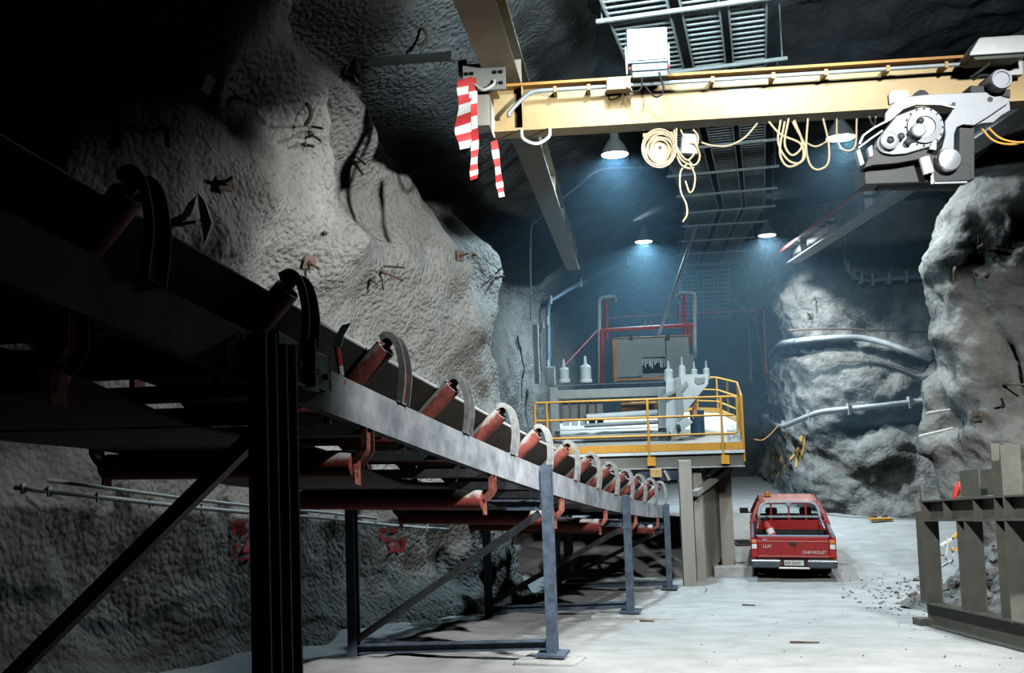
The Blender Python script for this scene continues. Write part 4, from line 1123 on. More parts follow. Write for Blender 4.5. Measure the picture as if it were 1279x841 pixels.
BOLTS = [
 (254, 103, 'square rust plate bolt alone in the dark upper left of the rock wall', 'plate', .1),
 (292, 120, 'stubby bolt close right of the square plate on the dark upper wall', 'rod', .2),
 (249, 276, 'torn steel flap bolt standing out of the wall above the conveyor belt edge', 'flap', .2),
 (276, 232, 'rusty bolt stub above and right of the torn steel flap', 'both', .2),
 (190, 166, 'dark knob bolt on the black left part of the wall', 'hook', .2),
 (382, 128, 'hooked bolt high on the wall just right of the bright ridge', 'hook', .25),
 (384, 164, 'pair of pale rods on the crest of the bright ridge', 'twin', .3),
 (377, 180, 'dark forked bolt just below the pair of pale rods on the ridge', 'twin', .22),
 (440, 200, 'red tipped twin bolt on the pale slope below the wall strut', 'twin', .32),
 (384, 326, 'wide plate bolt above the second idler roller', 'both', .3),
 (462, 347, 'small plain bolt left of the long pale bolt over the third idler', 'rod', .2),
 (474, 338, 'long pale twin bolt with plate above the third idler roller', 'twin', .42),
 (572, 320, 'dark plate bolt near the top of the bulge left of its bright edge', 'both', .24),
 (590, 318, 'short bolt close right of the dark plate bolt on the bulge', 'rod', .16),
 (618, 348, 'twin bolt at the right end of the bulge beside its bright edge', 'twin', .3),
 (625, 293, 'rod sticking out of the shadowed edge over the bulge', 'rod', .45),
 (526, 33, 'dark bolt below the top edge left of the runway beam', 'hook', .2),
 (548, 182, 'small bolt on the shaded wall left of the barricade tapes', 'rod', .15),
 (402, 292, 'tiny bolt tip on the brightest part of the slope', 'rod', .12),
 (437, 85, 'rusty bolt cluster beside the foot plate of the wall strut', 'both', .3),
 (600, 258, 'pale bolt on the shaded wall below the short loose tape', 'rod', .25),
 (705, 250, 'bolt on the dark arch left of the nearest lamp', 'rod', .4),
 (722, 290, 'short bolt in the pale patch of the arch beneath the nearest lamp', 'rod', .3),
 (738, 298, 'thin bolt lower in the pale patch of the arch', 'rod', .3),
 (1222, 310, 'twin bolt high on the right rock pillar', 'twin', .35),
 (1194, 334, 'pale bolt with dark tail on the left edge of the right pillar', 'hook', .3),
 (1232, 345, 'small bolt below the twin bolt on the right pillar', 'rod', .18),
 (1222, 520, 'knob bolt low on the right pillar', 'both', .15),
 (1253, 480, 'long dark rod pointing right on the lower right pillar', 'rod', .5),
 (1254, 508, 'dark rod just below the long one on the lower right pillar', 'rod', .45),
 (1012, 395, 'plate bolt on the bright rock patch above the ledge hose', 'both', .4),
 (1018, 372, 'small bolt at the top of the bright patch above the ledge hose', 'rod', .35),
 (1055, 392, 'dark bolt cluster at the right rim of the bright patch', 'twin', .45),
]
for b in BOLTS: bolt(*b)
for k, (a, b, lab) in enumerate([((1186, 512), (1158, 516), 'upper of two pale rods pointing left off the pillar foot'), ((1190, 535), (1148, 545), 'lower of two pale rods pointing left off the pillar foot')]):
    t = thing('rock_bolt', lab, 'rock bolt', PY(*a, 16.4)); MB().cyl(PY(*a, 16.55), PY(*b, 16.2), .02, 8).build('rod', 'pipe_white', t)

# ------------------------------------------------------------------ spray-paint marks on the rock
def paint(name, lab, strokes, w, mt, surf=None):
    t = None
    for st_ in strokes:
        P = []; m = MB()
        for q in bez([(a, b, 0) for a, b in st_], 5):
            h = hit(q.x, q.y, surf)
            if h: P.append((h[0] + h[1] * .03, h[1]))
        if len(P) < 2: continue
        if t is None: t = thing(name, lab, 'paint mark', P[0][0])
        for (p, n), (p2, n2) in zip(P[:-1], P[1:]):
            d = (p2 - p)
            if d.length < 1e-5: continue
            if d.length > .6:
                if m.v: m.build('stroke', mt, t)
                m = MB(); continue
            sd = d.normalized().cross(n).normalized() * w / 2; e = d.normalized() * w * .2
            m.add([p - e - sd, p - e + sd, p2 + e + sd, p2 + e - sd, p - e - sd - n * .004, p - e + sd - n * .004, p2 + e + sd - n2 * .004, p2 + e - sd - n2 * .004], [(0, 1, 2, 3), (7, 6, 5, 4), (0, 4, 5, 1), (1, 5, 6, 2), (2, 6, 7, 3), (3, 7, 4, 0)])
        if m.v: m.build('stroke', mt, t)
    return t
paint('painted_letters', 'orange zigzag spray letters on the right rock wall beside the platform', [[(969, 544), (966, 560), (968, 585), (972, 596)], [(983, 542), (978, 565), (972, 596)], [(972, 594), (985, 578), (998, 560), (1002, 545)], [(1001, 546), (997, 565), (995, 584)], [(1007, 543), (1005, 558), (1000, 575)]], .09, 'paint_orange', 'wall_far')
paint('painted_letters', 'red sprayed letters and figures on the left wall beside the big near post', [[(288, 655), (290, 670)], [(288, 655), (294, 653), (295, 660), (289, 663)], [(300, 650), (300, 668)], [(300, 650), (304, 653), (300, 658), (305, 663), (300, 668)],
      [(290, 682), (292, 698)], [(291, 684), (296, 681)], [(303, 674), (308, 671), (309, 676), (302, 689), (311, 687)], [(317, 668), (315, 688)], [(298, 700), (318, 694)]], .035, 'paint_red', 'wall_left')
paint('painted_letters', 'red sprayed figures on the left wall behind the dark brace', [[(472, 662), (480, 662), (474, 670), (480, 675)], [(486, 664), (494, 662)], [(482, 676), (488, 674), (484, 682), (490, 686), (483, 690)], [(494, 673), (493, 688), (500, 686), (499, 672)], [(505, 670), (503, 686)]], .045, 'paint_red', 'wall_left')
# ------------------------------------------------------------------ red pickup
hdg = math.atan2(-.17, 1.0)
rear = PZ(993, 729, 0.0)
BS = .42                                                        # the bed is this much shorter than drawn
tk = thing('pickup_truck', 'red pickup truck parked with its tailgate to the camera', 'pickup truck', (rear.x, rear.y, 0), hdg)
HWD = .845
def TB(): return MB()
def mirror(fn):
    for s in (-1, 1): fn(s)
def sidewall(s):
    # bed side: outer skin with wheel arch, drawn in (y,z)
    arch_ = [(1.15 + .40 * math.cos(a), .34 + .40 * math.sin(a)) for a in [math.radians(180 - 15 * i) for i in range(13)]]
    prof = [(.02, .40), (.72, .36)] + [(y, z) for y, z in arch_ if z > .36] + [(1.58, .36), (2.02, .36), (2.02, .98), (.03, .95)]
    rings = []
    for x, k in ((HWD - .10, 1), (HWD - .02, 1), (HWD, .985), (HWD - .03, .0)): pass
    m = TB().prism([(s * (HWD - .09), y, z) for y, z in prof], (s * .09, 0, 0)); m.build('bed_side', 'car_red', tk, bevel=.025, local=True)
mirror(sidewall)
TB().box(-HWD + .1, HWD - .1, .05, 2.0, .50, .54).build('bed_floor', 'black_plastic', tk, local=True)
TB().box(-HWD + .1, HWD - .1, 1.94, 2.0, .5, .86).build('bed_front', 'black_plastic', tk, local=True)
TB().box(-HWD + .1, HWD - .1, 1.93, 2.0, .86, .99).build('bed_front_rim', 'car_red', tk, local=True)
tg = TB().box(-.70, .70, -.005, .05, .51, .945).build('tailgate', 'car_red', tk, bevel=.012, local=True)
TB().box(-.70, .70, -.014, .0, .845, .862).build('trim_strip', 'car_red_dusty', tg, local=True)
TB().box(-.70, .70, -.014, .0, .545, .56).build('trim_strip', 'car_red_dusty', tg, local=True)
TB().box(-.07, .07, -.03, .0, .775, .83).build('handle', 'black_plastic', tg, bevel=.006, local=True)
def text(s, size, x, z, mt, y=-.016):
    cu = bpy.data.curves.new('lettering', 'FONT'); cu.body = s; cu.size = size; cu.extrude = .002; cu.align_x = 'LEFT'
    tmp = bpy.data.objects.new('tmp', cu); COL.objects.link(tmp); bpy.context.view_layer.update()
    me = bpy.data.meshes.new_from_object(tmp.evaluated_get(bpy.context.evaluated_depsgraph_get())); bpy.data.objects.remove(tmp)
    me.transform(Matrix.Translation((x, y, z)) @ Matrix.Rotation(math.radians(90), 4, 'X'))
    o = bpy.data.objects.new('lettering', me); COL.objects.link(o); me.materials.clear(); me.materials.append(MATS[mt]); o.parent = tg; return o
text('CHEVROLET', .085, .175, .605, 'letter_pale')
text('LUV', .095, -.60, .72, 'letter_pale')
text('4x2', .06, -.60, .865, 'letter_pale')
def lamp(s):
    o = TB().box(s * .705 if s > 0 else -.835, .835 if s > 0 else -.705, -.02, .06, .52, .89).build('tail_lamp', 'lens_red', tk, bevel=.015, local=True)
    a, b = (.72, .82) if s > 0 else (-.82, -.72)
    TB().box(a, b, -.03, -.01, .70, .79).build('reverse_lens', 'lens_clear', o, bevel=.006, local=True)
    TB().box(a, b, -.028, -.01, .81, .87).build('indicator_lens', 'lens_amber', o, bevel=.006, local=True)
mirror(lamp)
def bumper(s):
    x0, x1 = (.27, .84) if s > 0 else (-.84, -.27)
    TB().box(x0, x1, -.14, .02, .33, .47).build('bumper', 'bumper_grey', tk, bevel=.025, local=True)
    TB().box(x0, x1, -.15, .02, .46, .49).build('bumper_top', 'chrome', tk, bevel=.008, local=True)
mirror(bumper)
TB().box(-.3, .3, -.15, .0, .315, .35).build('bumper_step', 'chrome', tk, bevel=.008, local=True)
TB().box(-.26, .26, -.06, .0, .36, .49).build('plate_recess', 'black_plastic', tk, local=True)
np_ = TB().box(-.19, .19, -.08, -.06, .375, .475).build('number_plate', 'plate_white', tk, local=True)
o = text('KP-5547', .088, -.175, .395, 'letter_dark', -.083); o.parent = np_
TB().box(-.32, -.25, -.1, -.05, .38, .46).build('plate_lamp', 'lens_red', tk, local=True); TB().box(.25, .32, -.1, -.05, .38, .46).build('plate_lamp', 'lens_red', tk, local=True)
# cab shell as pillars, roof, panels; nose
def secx(z):  # half width of the cab by height
    return HWD - .02 - max(0, z - .98) * .40
yr, yf_ = 2.04, 3.55
def pillar(s, pts, w, nm='pillar'):
    m = TB(); q = [V((s * secx(z), y, z)) for y, z in pts]
    m.strip(q, V((-s * w, 0, 0)), .07); m.build(nm, 'car_red', tk, bevel=.012, local=True)
for s in (-1, 1):
    pillar(s, [(2.06, .96), (2.10, 1.2), (2.2, 1.5)], .10); pillar(s, [(3.95, .98), (3.6, 1.25), (3.3, 1.5)], .07); pillar(s, [(3.02, .96), (3.0, 1.5)], .06)
rf = [[V((x, y, z)) for x, y, z in ((-w, y, 1.5 - d), (-w + .1, y, 1.55 - d), (w - .1, y, 1.55 - d), (w, y, 1.5 - d), (w - .04, y, 1.47 - d), (-w + .04, y, 1.47 - d))] for y, w, d in ((2.12, .60, .05), (2.2, .635, .0), (2.7, .64, -.015), (3.25, .63, .0), (3.4, .6, .05))]
TB().loft(rf).build('roof', 'car_red_dusty', tk, bevel=.015, local=True)
TB().box(-.78, .78, 2.02, 2.08, .5, 1.06).build('cab_back', 'car_red', tk, bevel=.01, local=True)
for s in (-1, 1):
    m = TB().prism([(s * .80, y, z) for y, z in [(2.04, .34), (3.5, .34), (3.5, .98), (2.04, .98)]], (s * .045, 0, 0)); d = m.build('door', 'car_red', tk, bevel=.015, local=True)
    TB().box(min(s * .845, s * .86), max(s * .845, s * .86), 2.2, 2.35, .84, .88).build('door_handle', 'black_plastic', d, local=True)
    m = TB().prism([(s * (secx(z) - .03), y, z) for y, z in [(2.12, 1.0), (3.0, 1.0), (3.0, 1.46), (2.2, 1.46)]], (s * .006, 0, 0)); m.build('side_window', 'window_glass', tk, local=True)
    arch_ = [(4.05 + .40 * math.cos(a), .34 + .40 * math.sin(a)) for a in [math.radians(180 - 15 * i) for i in range(13)]]
    m = TB().prism([(s * .74, y, z) for y, z in [(3.5, .34)] + [(y, z) for y, z in arch_ if z > .36] + [(4.6, .36), (4.82, .42), (4.8, .78), (3.9, .95), (3.5, .97)]], (s * .10, 0, 0)); m.build('front_wing', 'car_red', tk, bevel=.02, local=True)
    m = TB().obox((s * .99, 3.42, 1.10), (.20, 0, 0), (0, .1, 0), (0, 0, .13)); m.bar((s * .80, 3.45, 1.04), (s * .92, 3.45, 1.06), .05, .04); m.build('wing_mirror', 'black_plastic', tk, bevel=.03, local=True)
TB().loft([[V((x, y, z)) for x, z in ((-.74, z0), (.74, z0), (.72, z1), (-.72, z1))] for y, z0, z1 in ((3.5, .5, 1.0), (4.0, .5, .95), (4.7, .5, .82), (4.82, .45, .72))]).build('bonnet', 'car_red', tk, bevel=.03, local=True)
TB().prism([(-.62, 3.32, 1.48), (.62, 3.32, 1.48), (.72, 3.98, .98), (-.72, 3.98, .98)], (0, .008, .006)).build('windscreen', 'window_glass', tk, local=True)
TB().prism([(-.60, 2.14, 1.44), (.60, 2.14, 1.44), (.70, 2.07, 1.06), (-.70, 2.07, 1.06)], (0, .006, 0)).build('rear_window', 'window_glass', tk, local=True)
# seats, dash
for s in (-1, 1):
    m = TB().loft([[V((s * .37 + x, y + (z - .6) * -.12, z)) for x, y in ((-w, 2.45), (w, 2.45), (w, 2.58), (-w, 2.58))] for z, w in ((.6, .25), (1.0, .24), (1.12, .19))])
    st_ = m.build('seat', 'black_plastic', tk, bevel=.03, local=True)
    TB().loft([[V((s * .37 + x, y, z)) for x, y in ((-w, 2.40), (w, 2.40), (w, 2.49), (-w, 2.49))] for z, w in ((1.14, .11), (1.17, .13), (1.27, .13), (1.30, .10))]).build('headrest', 'black_plastic', st_, bevel=.02, local=True)
TB().box(-.7, .7, 3.4, 3.7, .7, 1.0).build('dashboard', 'black_plastic', tk, bevel=.04, local=True)
TB().box(-.74, .74, 2.0, 3.6, .40, .52).build('chassis', 'black_plastic', tk, local=True)
TB().box(-.6, .6, .1, 4.6, .28, .42).build('chassis', 'black_plastic', tk, local=True)
m = TB().box(-.10, .10, 3.25, 3.28, 1.36, 1.42); m.build('rear_view_mirror', 'grey_paint', tk, local=True)
# window guard + roll bar
m = TB()
for x in (-.38, 0, .36): m.tube([(x, 1.93, 1.0), (x, 1.99, 1.47)], .022, 8)
m.tube([(-.55, 1.99, 1.47), (.55, 1.99, 1.47)], .025, 8); m.box(-.68, .68, 1.88, 1.94, .99, 1.07)
m.build('window_guard', 'car_red', tk, local=True)
m = TB()
hoop = bez([(-.66, 1.72, .95), (-.645, 1.72, 1.2), (-.60, 1.73, 1.40), (-.50, 1.74, 1.49), (-.3, 1.74, 1.51), (.3, 1.74, 1.51), (.50, 1.74, 1.49), (.60, 1.73, 1.40), (.645, 1.72, 1.2), (.66, 1.72, .95)], 5)
m.tube(hoop, .034, 10)
for s in (-1, 1): m.tube([(s * .645, 1.72, 1.15), (s * .70, .9, .97)], .026, 8)
m.tube([(-.64, 1.72, 1.14), (.64, 1.72, 1.14)], .026, 8)
m.build('roll_bar', 'chrome', tk, smooth=True, local=True)
m = TB().lathe((0, 1.70, 1.44), (0, -1, 0), [(.06, 0), (.065, .03), (.05, .06), (0, .065)], 16); m.build('work_lamp', 'silver_paint', tk, smooth=True, local=True)
m = TB()
for s in (-1, 1): m.tube([(s * .80, .03, .955), (s * .80, 2.0, .985)], .025, 8)
m.tube([(-.72, .03, .955), (.72, .03, .955)], .018, 8); m.build('bed_rail', 'pipe_blue', tk, local=True)
bc = TB().lathe((-.44, 2.6, 1.555), (0, 0, 1), [(.075, 0), (.075, .03), (.06, .04), (.055, .13), (.03, .15), (0, .15)], 14).build('beacon', 'lens_amber', tk, smooth=True, local=True)
TB().lathe((-.44, 2.6, 1.55), (0, 0, 1), [(.085, 0), (.085, .03), (0, .03)], 14).build('beacon_base', 'black_plastic', bc, local=True)
for y in (1.15, 4.05):
    for s in (-1, 1):
        w = TB().lathe((s * .58, y, .33), (s, 0, 0), [(.2, .0), (.30, .0), (.33, .03), (.335, .1), (.33, .19), (.30, .215), (.19, .215)], 28).build('wheel', 'tyre', tk, smooth=True, local=True)
        TB().lathe((s * .60, y, .33), (s, 0, 0), [(.19, .0), (.19, .18), (.15, .14), (.06, .15), (.05, .19), (0, .19)], 24).build('rim', 'silver_paint', w, smooth=True, local=True)
def _rm(o, seen):
    for ch in o.children:
        if ch.type == 'MESH' and ch.data.name not in seen:
            seen.add(ch.data.name)
            for v in ch.data.vertices:
                y = v.co.y; v.co.y = y if y < 1.56 else (1.56 + (y - 1.56) * .045 if y < 2.0 else y - BS)
                if v.co.z > 1.2: v.co.z = 1.2 + (v.co.z - 1.2) * .87
        _rm(ch, seen)
_rm(tk, set())
# fire extinguisher leaning in the bed
Rz = Matrix.Rotation(hdg, 3, 'Z')
ex0 = V(tk.location) + Rz @ V((-.30, 1.18, .60)); ex1 = V(tk.location) + Rz @ V((-.52, 1.40, 1.06)); ed = (ex1 - ex0).normalized()
fe = thing('fire_extinguisher', 'red and white fire extinguisher leaning in the pickup bed', 'fire extinguisher', ex0)
L_ = (ex1 - ex0).length
MB().lathe(ex0, ed, [(.07, 0), (.085, .02), (.085, L_ - .1), (.06, L_ - .04), (.03, L_), (0, L_)], 18).build('cylinder', 'pipe_red', fe, smooth=True)
MB().lathe(ex0 + ed * (L_ * .42), ed, [(.0865, 0), (.0865, .12), (0, .12)], 18).build('label_band', 'tape_white', fe, smooth=True)
MB().bar(ex1, ex1 + ed * .06, .04, .05).bar(ex1 + ed * .06, ex1 + ed * .08 + V((.1, -.02, .02)), .02, .03).build('valve', 'black_plastic', fe)

# ------------------------------------------------------------------ steel frame on the right
A = PY(1163, 765, 12.4); B = V((A.x + .12, 7.4, fz(7.4)))
fr_ = thing('steel_trestle', 'olive grey I-beam frame standing on the floor at the right edge', 'steel frame', (A.x, 11.0, fz(11.0)))
def fp(Y, h, dx=0): return V((A.x + .05 * (12.4 - Y) + dx, Y, fz(Y) + h))
ax = (fp(8, 0) - fp(12.4, 0)).normalized(); ux = V((1, 0, 0))
for dx in (0, 1.5):
    MB().hbeam(fp(12.5, .16, dx), fp(7.0, .16, dx), .2, .30, .014, .02).build('lower_beam', 'frame_olive', fr_)
MB().hbeam(fp(12.22, 1.46, 0), fp(9.3, 1.46, 0), .2, .26, .014, .02).build('upper_beam', 'frame_olive', fr_)
MB().hbeam(fp(12.22, 1.46, 1.5), fp(9.3, 1.46, 1.5), .2, .26, .014, .02).build('upper_beam', 'frame_olive', fr_)
for Y, dx, h in ((12.35, 0, 1.59), (11.15, 0, 1.335), (12.35, 1.5, 1.59), (11.15, 1.5, 1.335)):
    MB().hbeam(fp(Y, .3, dx), fp(Y, h, dx), .2, .24, .012, .016, (0, 1, 0)).build('post', 'frame_olive', fr_)
Yt = PX(1265, 650, A.x + .14).y
MB().hbeam(fp(Yt, .3, 0), fp(Yt, 2.13, 0), .2, .24, .012, .016, (0, 1, 0)).build('tall_post', 'frame_olive', fr_)
for Y in (12.4, 10.2): MB().hbeam(fp(Y, 1.46, .1), fp(Y, 1.46, 1.4), .16, .2, .012, .016).build('cross_beam', 'frame_olive', fr_)
for Y in (12.45, 8.6): MB().obox(fp(Y, .05, 0), ux * .34, ax * .28, (0, 0, .1)).build('foot_plate', 'frame_olive', fr_, bevel=.006)
Yb = PX(1216, 605, A.x + .15).y
m = MB().obox(fp(Yb, 1.76, .05), ux * .012, ax * .5, (0, 0, .32)).obox(fp(Yb, 1.76, .25), ux * .012, ax * .5, (0, 0, .32)).obox(fp(Yb, 1.602, .15), ux * .26, ax * .55, (0, 0, .02))
split_build(m, 'bearing_bracket', 'frame_olive', fr_, bevel=.004)
MB().bar(fp(12.4, 1.59, -.02), fp(12.4, 1.78, -.03), .05, .03).build('lug', 'frame_olive', fr_)
for Y in (11.6, 10.8):
    MB().obox(fp(Y, 1.46, -.005), ux * .18, ax * .012, (0, 0, .22)).build('stiffener', 'frame_olive', fr_)
rc = thing('red_cap', 'red plastic cap standing on the top beam of the olive steel frame', 'cap', fp(PX(1186, 615, A.x).y, 1.592, 0))
MB().lathe(fp(PX(1186, 615, A.x).y, 1.6, 0), (.5, 0, 1), [(.025, 0), (.03, .03), (.045, .1), (.045, .17), (.02, .21), (0, .21)], 16).build('cap', 'pipe_red', rc, smooth=True)

# rubble pile behind it
def blob(c, s, seed, n=2):
    bm = bmesh.new(); bmesh.ops.create_icosphere(bm, subdivisions=n, radius=1.)
    rr = random.Random(seed); pl_ = [V((rr.uniform(-1, 1), rr.uniform(-1, 1), rr.uniform(-1, 1))).normalized() for _ in range(9)]
    sc2 = V((rr.uniform(.8, 1.3), rr.uniform(.8, 1.2), rr.uniform(.55, .9)))
    vs = []
    for v in bm.verts:
        p = v.co.copy()
        for q in pl_:
            d = p.dot(q); lim = .62
            if d > lim: p -= q * (d - lim)
        vs.append(V((p.x * sc2.x, p.y * sc2.y, p.z * sc2.z)) * s + V(c))
    fs = [[v.index for v in f.verts] for f in bm.faces]; bm.free(); return vs, fs
def heap_h(x, y):
    return 1.25 * math.exp(-((x - 6.55) / 1.15) ** 2 - ((y - 14.6) / 1.35) ** 2)
xs = np.arange(4.6, 8.0, .07); ys = np.arange(12.6, 16.6, .07); Xg, Yg = np.meshgrid(xs, ys, indexing='ij')
Hh = 1.25 * np.exp(-((Xg - 6.55) / 1.15) ** 2 - ((Yg - 14.6) / 1.35) ** 2)
P = np.stack([Xg, Yg, floor_z(Yg) + Hh], -1)
P[..., 2] += fbm(P, 2.6, 5, .6) * .12 * np.minimum(1, Hh * 3) - .12 + np.minimum(.12, Hh)
hp = grid_obj('rubble_heap', P, 'rubble'); hp['kind'] = 'stuff'; tag(hp, 'heap of grey broken rock behind the olive steel frame', 'rubble')
k = 0
spots = [(5.05, 13.2, .16), (5.35, 13.6, .13), (5.6, 13.15, .18), (5.9, 13.5, .14), (6.1, 13.2, .12), (5.5, 14.1, .15), (5.85, 14.0, .2), (6.3, 13.7, .16), (6.15, 14.3, .14), (6.55, 13.9, .19), (6.6, 13.4, .15), (6.9, 13.6, .17), (6.4, 14.6, .13), (5.3, 14.5, .12), (6.9, 14.2, .16), (5.7, 14.6, .12), (4.75, 13.6, .1), (6.25, 12.95, .11), (7.1, 13.9, .2), (6.0, 13.75, .09), (5.2, 12.9, .08), (6.75, 13.15, .12), (5.75, 13.75, .08), (5.1, 14.0, .1)]
for x, y, s in spots:
    z = fz(y) + heap_h(x, y) + s * .35
    q = MB(); q.add(*blob((x, y, z), s, 40 + k)); k += 1
    tag(q.build('rock', 'rubble', loc=(x, y, z)), 'grey broken rock lying on the rubble heap behind the steel frame', 'rock', 'broken rocks on the rubble heap')
rp_ = random.Random(5)
for i in range(60):
    px, py = rp_.uniform(1172, 1279), rp_.uniform(662, 738); h = hit(px, py, 'rubble_heap')
    if h is None: continue
    sz = rp_.triangular(.05, .17, .08); c = h[0] + V((0, 0, sz * .2)); q = MB(); q.add(*blob(c, sz, 500 + i))
    tag(q.build('rock', 'rubble', loc=c), 'grey broken rock lying on the rubble heap behind the steel frame', 'rock', 'broken rocks on the rubble heap')
# loose stones near the frame foot
for i, (px, py, s) in enumerate([(1142, 748, .13), (1150, 735, .09), (1133, 752, .07), (1120, 742, .06), (1158, 728, .08), (1146, 726, .07), (1110, 736, .05), (1163, 716, .1)]):
    h = hit(px, py, 'floor'); p = h[0] + V((0, 0, s * .3)); q = MB(); q.add(*blob(p, s, 90 + i))
    lab = ['dark largest stone at the foot of the olive steel frame', 'middling stone just behind the dark one by the frame foot', 'small stone left of the dark one by the frame foot', 'small stone nearest the pickup among those by the frame', 'rounded stone tight against the frame post foot', 'stone behind the frame post on the road edge', 'tiny stone alone on the road edge', 'larger stone farthest back beside the frame post'][i]
    tag(q.build('stone', 'rubble' if i else 'rust', loc=p), lab, 'stone')
# pebbles swept along the foot of the rubble and the road edge
q = MB(); rp_ = random.Random(21)
for i in range(260):
    if i < 190: px, py = rp_.triangular(1040, 1200, 1150), rp_.triangular(716, 772, 738)
    else: px, py = rp_.uniform(840, 1270), rp_.uniform(735, 835)
    h = hit(px, py)
    if h is None or h[1].z < .5: continue
    q.add(*blob(h[0] + V((0, 0, .006)), rp_.triangular(.008, .05, .012) if i < 190 else rp_.uniform(.006, .014), 300 + i, 1))
tag(q.build('pebbles', 'rubble', loc=(4, 14, fz(14))), 'scatter of grey pebbles along the road edge by the rubble', 'pebbles', kind='stuff')
# orange plastic barrier behind the frame
ob = thing('plastic_barrier', 'tattered orange and white plastic barrier strips behind the steel frame post', 'barrier', PY(1190, 700, 13.7))
m = MB()
for a, b, w in [((1203, 660), (1190, 672), .06), ((1188, 687), (1206, 684), .05), ((1173, 692), (1178, 694), .05), ((1152, 722), (1160, 718), .05)]:
    m.bar(PY(*a, 13.7), PY(*b, 13.7), w, w * .5)
split_build(m, 'orange_strip', 'paint_orange', ob)
m = MB()
for a, b, w in [((1174, 682), (1195, 670), .05), ((1176, 708), (1190, 700), .04), ((1190, 684), (1189, 706), .04), ((1183, 672), (1181, 700), .04)]:
    m.bar(PY(*a, 13.75), PY(*b, 13.75), w, w * .5)
split_build(m, 'white_strip', 'tape_white', ob)
# plank and debris at the far wall foot
h = hit(1100, 652); c = h[0].copy(); c.z = .02
q = MB().obox(c + V((0, 0, .05)), (.62, .05, 0), (-.02, .25, 0), (0, 0, .06)); tag(q.build('plank', 'cord_orange', loc=c), 'orange plank lying at the foot of the far right rock wall', 'plank')
for i, (dx, dy, s, lab) in enumerate([(-.1, .4, .13, 'dark debris lump behind the orange plank'), (.25, .45, .1, 'small dark debris lump right behind the orange plank')]):
    q = MB(); q.add(*blob(c + V((dx, dy, s * .5)), s, 140 + i)); tag(q.build('debris_lump', 'rust', loc=c + V((dx, dy, 0))), lab, 'debris')
# drain grate by the column
c = PZ(928, 678, 0.02)
dg = thing('drain_grate', 'rusty drain grate set in the floor left of the pickup', 'drain grate', c)
for y in (-.42, .42): MB().obox(c + V((0, y * .9, .0)), (.42, 0, 0), (0, .06, 0), (0, 0, .03)).build('frame_bar', 'rust', dg)
for x in (-.2, .2): MB().obox(c + V((x, 0, .0)), (.05, 0, 0), (0, .76, 0), (0, 0, .03)).build('frame_bar', 'rust', dg)
m = MB()
for i in range(7): m.obox(c + V((0, -.3 + .1 * i, -.005)), (.38, 0, 0), (0, .04, 0), (0, 0, .02))
m.build('slats', 'dark_steel', dg)
# litter on the road
for i, (px, py, l, lab) in enumerate([(1005, 804, .16, 'short dark stick lying on the pale roadway'), (935, 757, .1, 'small rusty scrap on the roadway in front of the kerb'), (808, 777, .1, 'small chip on the road beside the concrete pad')]):
    h = hit(px, py, 'floor'); q = MB().bar(h[0] + V((-l, .02, .012)), h[0] + V((l, -.03, .012)), .03, .02); tag(q.build('scrap', 'rust', loc=h[0]), lab, 'scrap')

# ------------------------------------------------------------------ light
def spot(name, loc, target, power, col, angle, blend=.5, size=.25):
    l = bpy.data.lights.new(name, 'SPOT'); l.energy = power; l.color = col; l.spot_size = math.radians(angle); l.spot_blend = blend; l.shadow_soft_size = size
    o = bpy.data.objects.new(name, l); COL.objects.link(o); o.location = loc
    o.rotation_euler = (V(target) - V(loc)).to_track_quat('-Z', 'Y').to_euler(); return o
def area(name, loc, target, power, col, size, spread=180):
    l = bpy.data.lights.new(name, 'AREA'); l.shape = 'DISK'; l.size = size; l.energy = power; l.color = col; l.spread = math.radians(spread)
    o = bpy.data.objects.new(name, l); COL.objects.link(o); o.location = loc
    o.rotation_euler = (V(target) - V(loc)).to_track_quat('-Z', 'Y').to_euler(); return o
def point(name, loc, power, col, size):
    l = bpy.data.lights.new(name, 'POINT'); l.energy = power; l.color = col; l.shadow_soft_size = size
    o = bpy.data.objects.new(name, l); COL.objects.link(o); o.location = loc; return o
COOL = (.60, .86, 1.0); NEUT = (.97, 1.0, .98)
for i, p in enumerate(LP):
    spot('uplight_or_fill', p + V((0, 0, .45)), p + V((0, 0, 3)), 60, COOL, 150, .6, .1)
    area('lamp_light', p + V((0, 0, -.06)), p + V((0, 0, -2)), (420, 800, 270, 560)[i], (COOL, COOL, (.82, .95, 1), (.85, .96, 1))[i], .44, 160)
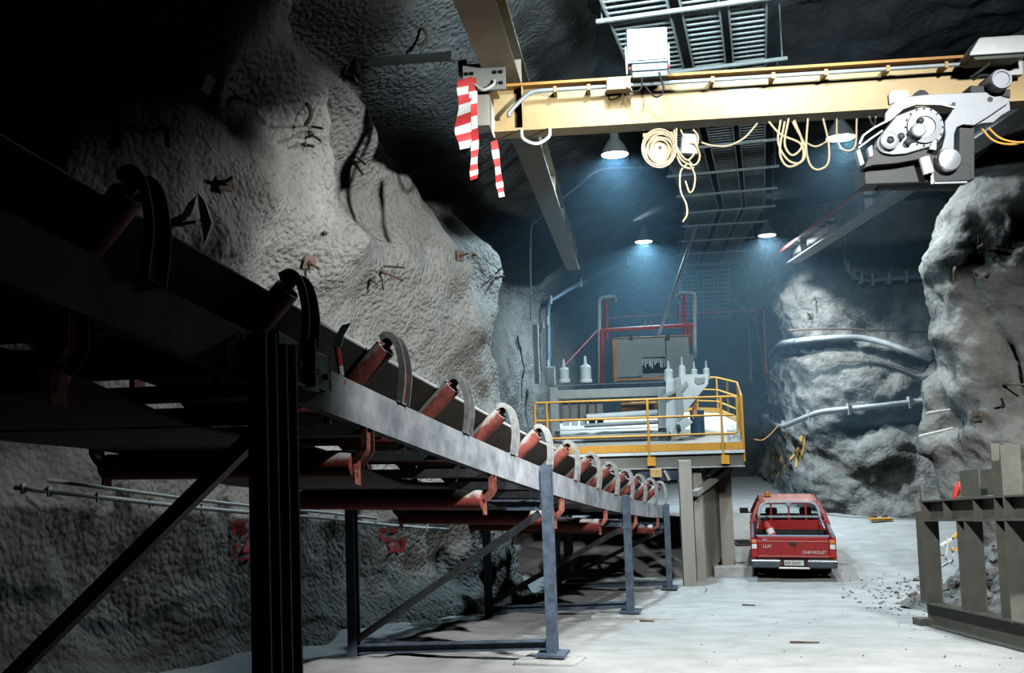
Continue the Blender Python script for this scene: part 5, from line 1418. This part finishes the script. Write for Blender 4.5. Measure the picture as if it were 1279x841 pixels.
# unseen lights: assumed gallery lamps, plus uplights and spots added as fill
spot('uplight_or_fill', (2.2, 8.6, 8.3), (2.4, 14.5, 9.9), 760, (.72, .9, 1.), 96, .7, .15)  # added fill for ceiling and cable ladders, standing in for floor bounce
spot('uplight_or_fill', (.5, 9.0, 8.4), (.2, 14.6, 9.7), 640, (.68, .88, 1.), 104, .7, .15)  # added bluish fill for the ceiling and upper wall
spot('uplight_or_fill', (.2, 9.4, 8.9), (-3.6, 11.0, 8.9), 70, (.9, .97, 1.), 84, .8, .15)  # weak fill added over the runway to lift the upper left wall
spot('work_or_fill_light', (.1, 4.8, 9.3), (2.1, 13.4, 1.6), 3500, NEUT, 56, .5, .2)
spot('work_or_fill_light', (4.9, 3.4, 9.2), (2.5, 12.2, 1.0), 4600, NEUT, 78, .6, .2)
spot('work_or_fill_light', (4.5, 4.0, 8.8), (-1.1, 7.9, 3.3), 1900, NEUT, 38, .5, .12)  # spot added to brighten the conveyor side beam
spot('work_or_fill_light', (4.3, 4.5, 6.7), (-2.9, 12.9, 5.3), 6600, NEUT, 38, .85, .12)
spot('work_or_fill_light', (-.2, 11.9, 7.45), (-4.5, 8.9, 5.3), 430, NEUT, 72, .8, .1)  # added spot hidden behind the girder web, grazing the left wall
hz_ = MB().box(-6.5, 10.5, 16.0, 42.0, 2.9, 9.9).build('haze', 'lamp_glow'); hm = bpy.data.materials.new('haze'); hm.use_nodes = True
_nt = hm.node_tree; _nt.nodes.clear(); _o = _nt.nodes.new('ShaderNodeOutputMaterial'); _v = _nt.nodes.new('ShaderNodeVolumeScatter')
_v.inputs['Color'].default_value = (.42, .74, 1, 1); _v.inputs['Density'].default_value = .007; _v.inputs['Anisotropy'].default_value = .35
_nt.links.new(_v.outputs[0], _o.inputs['Volume']); hz_.data.materials[0] = hm
tag(hz_, 'thin blue haze hanging around the far lamps', 'haze', kind='stuff')
wd = bpy.data.worlds.new('world'); SC.world = wd; wd.use_nodes = True
wd.node_tree.nodes['Background'].inputs[0].default_value = (.010, .013, .016, 1)
SC.view_settings.view_transform = 'Standard'; SC.view_settings.look = 'None'; SC.view_settings.gamma = 1
SC.view_settings.use_curve_mapping = False
SC.view_settings.exposure = 0.
SC.cycles.use_denoising = True
SC.cycles.max_bounces = 8
SC.cycles.diffuse_bounces = 0
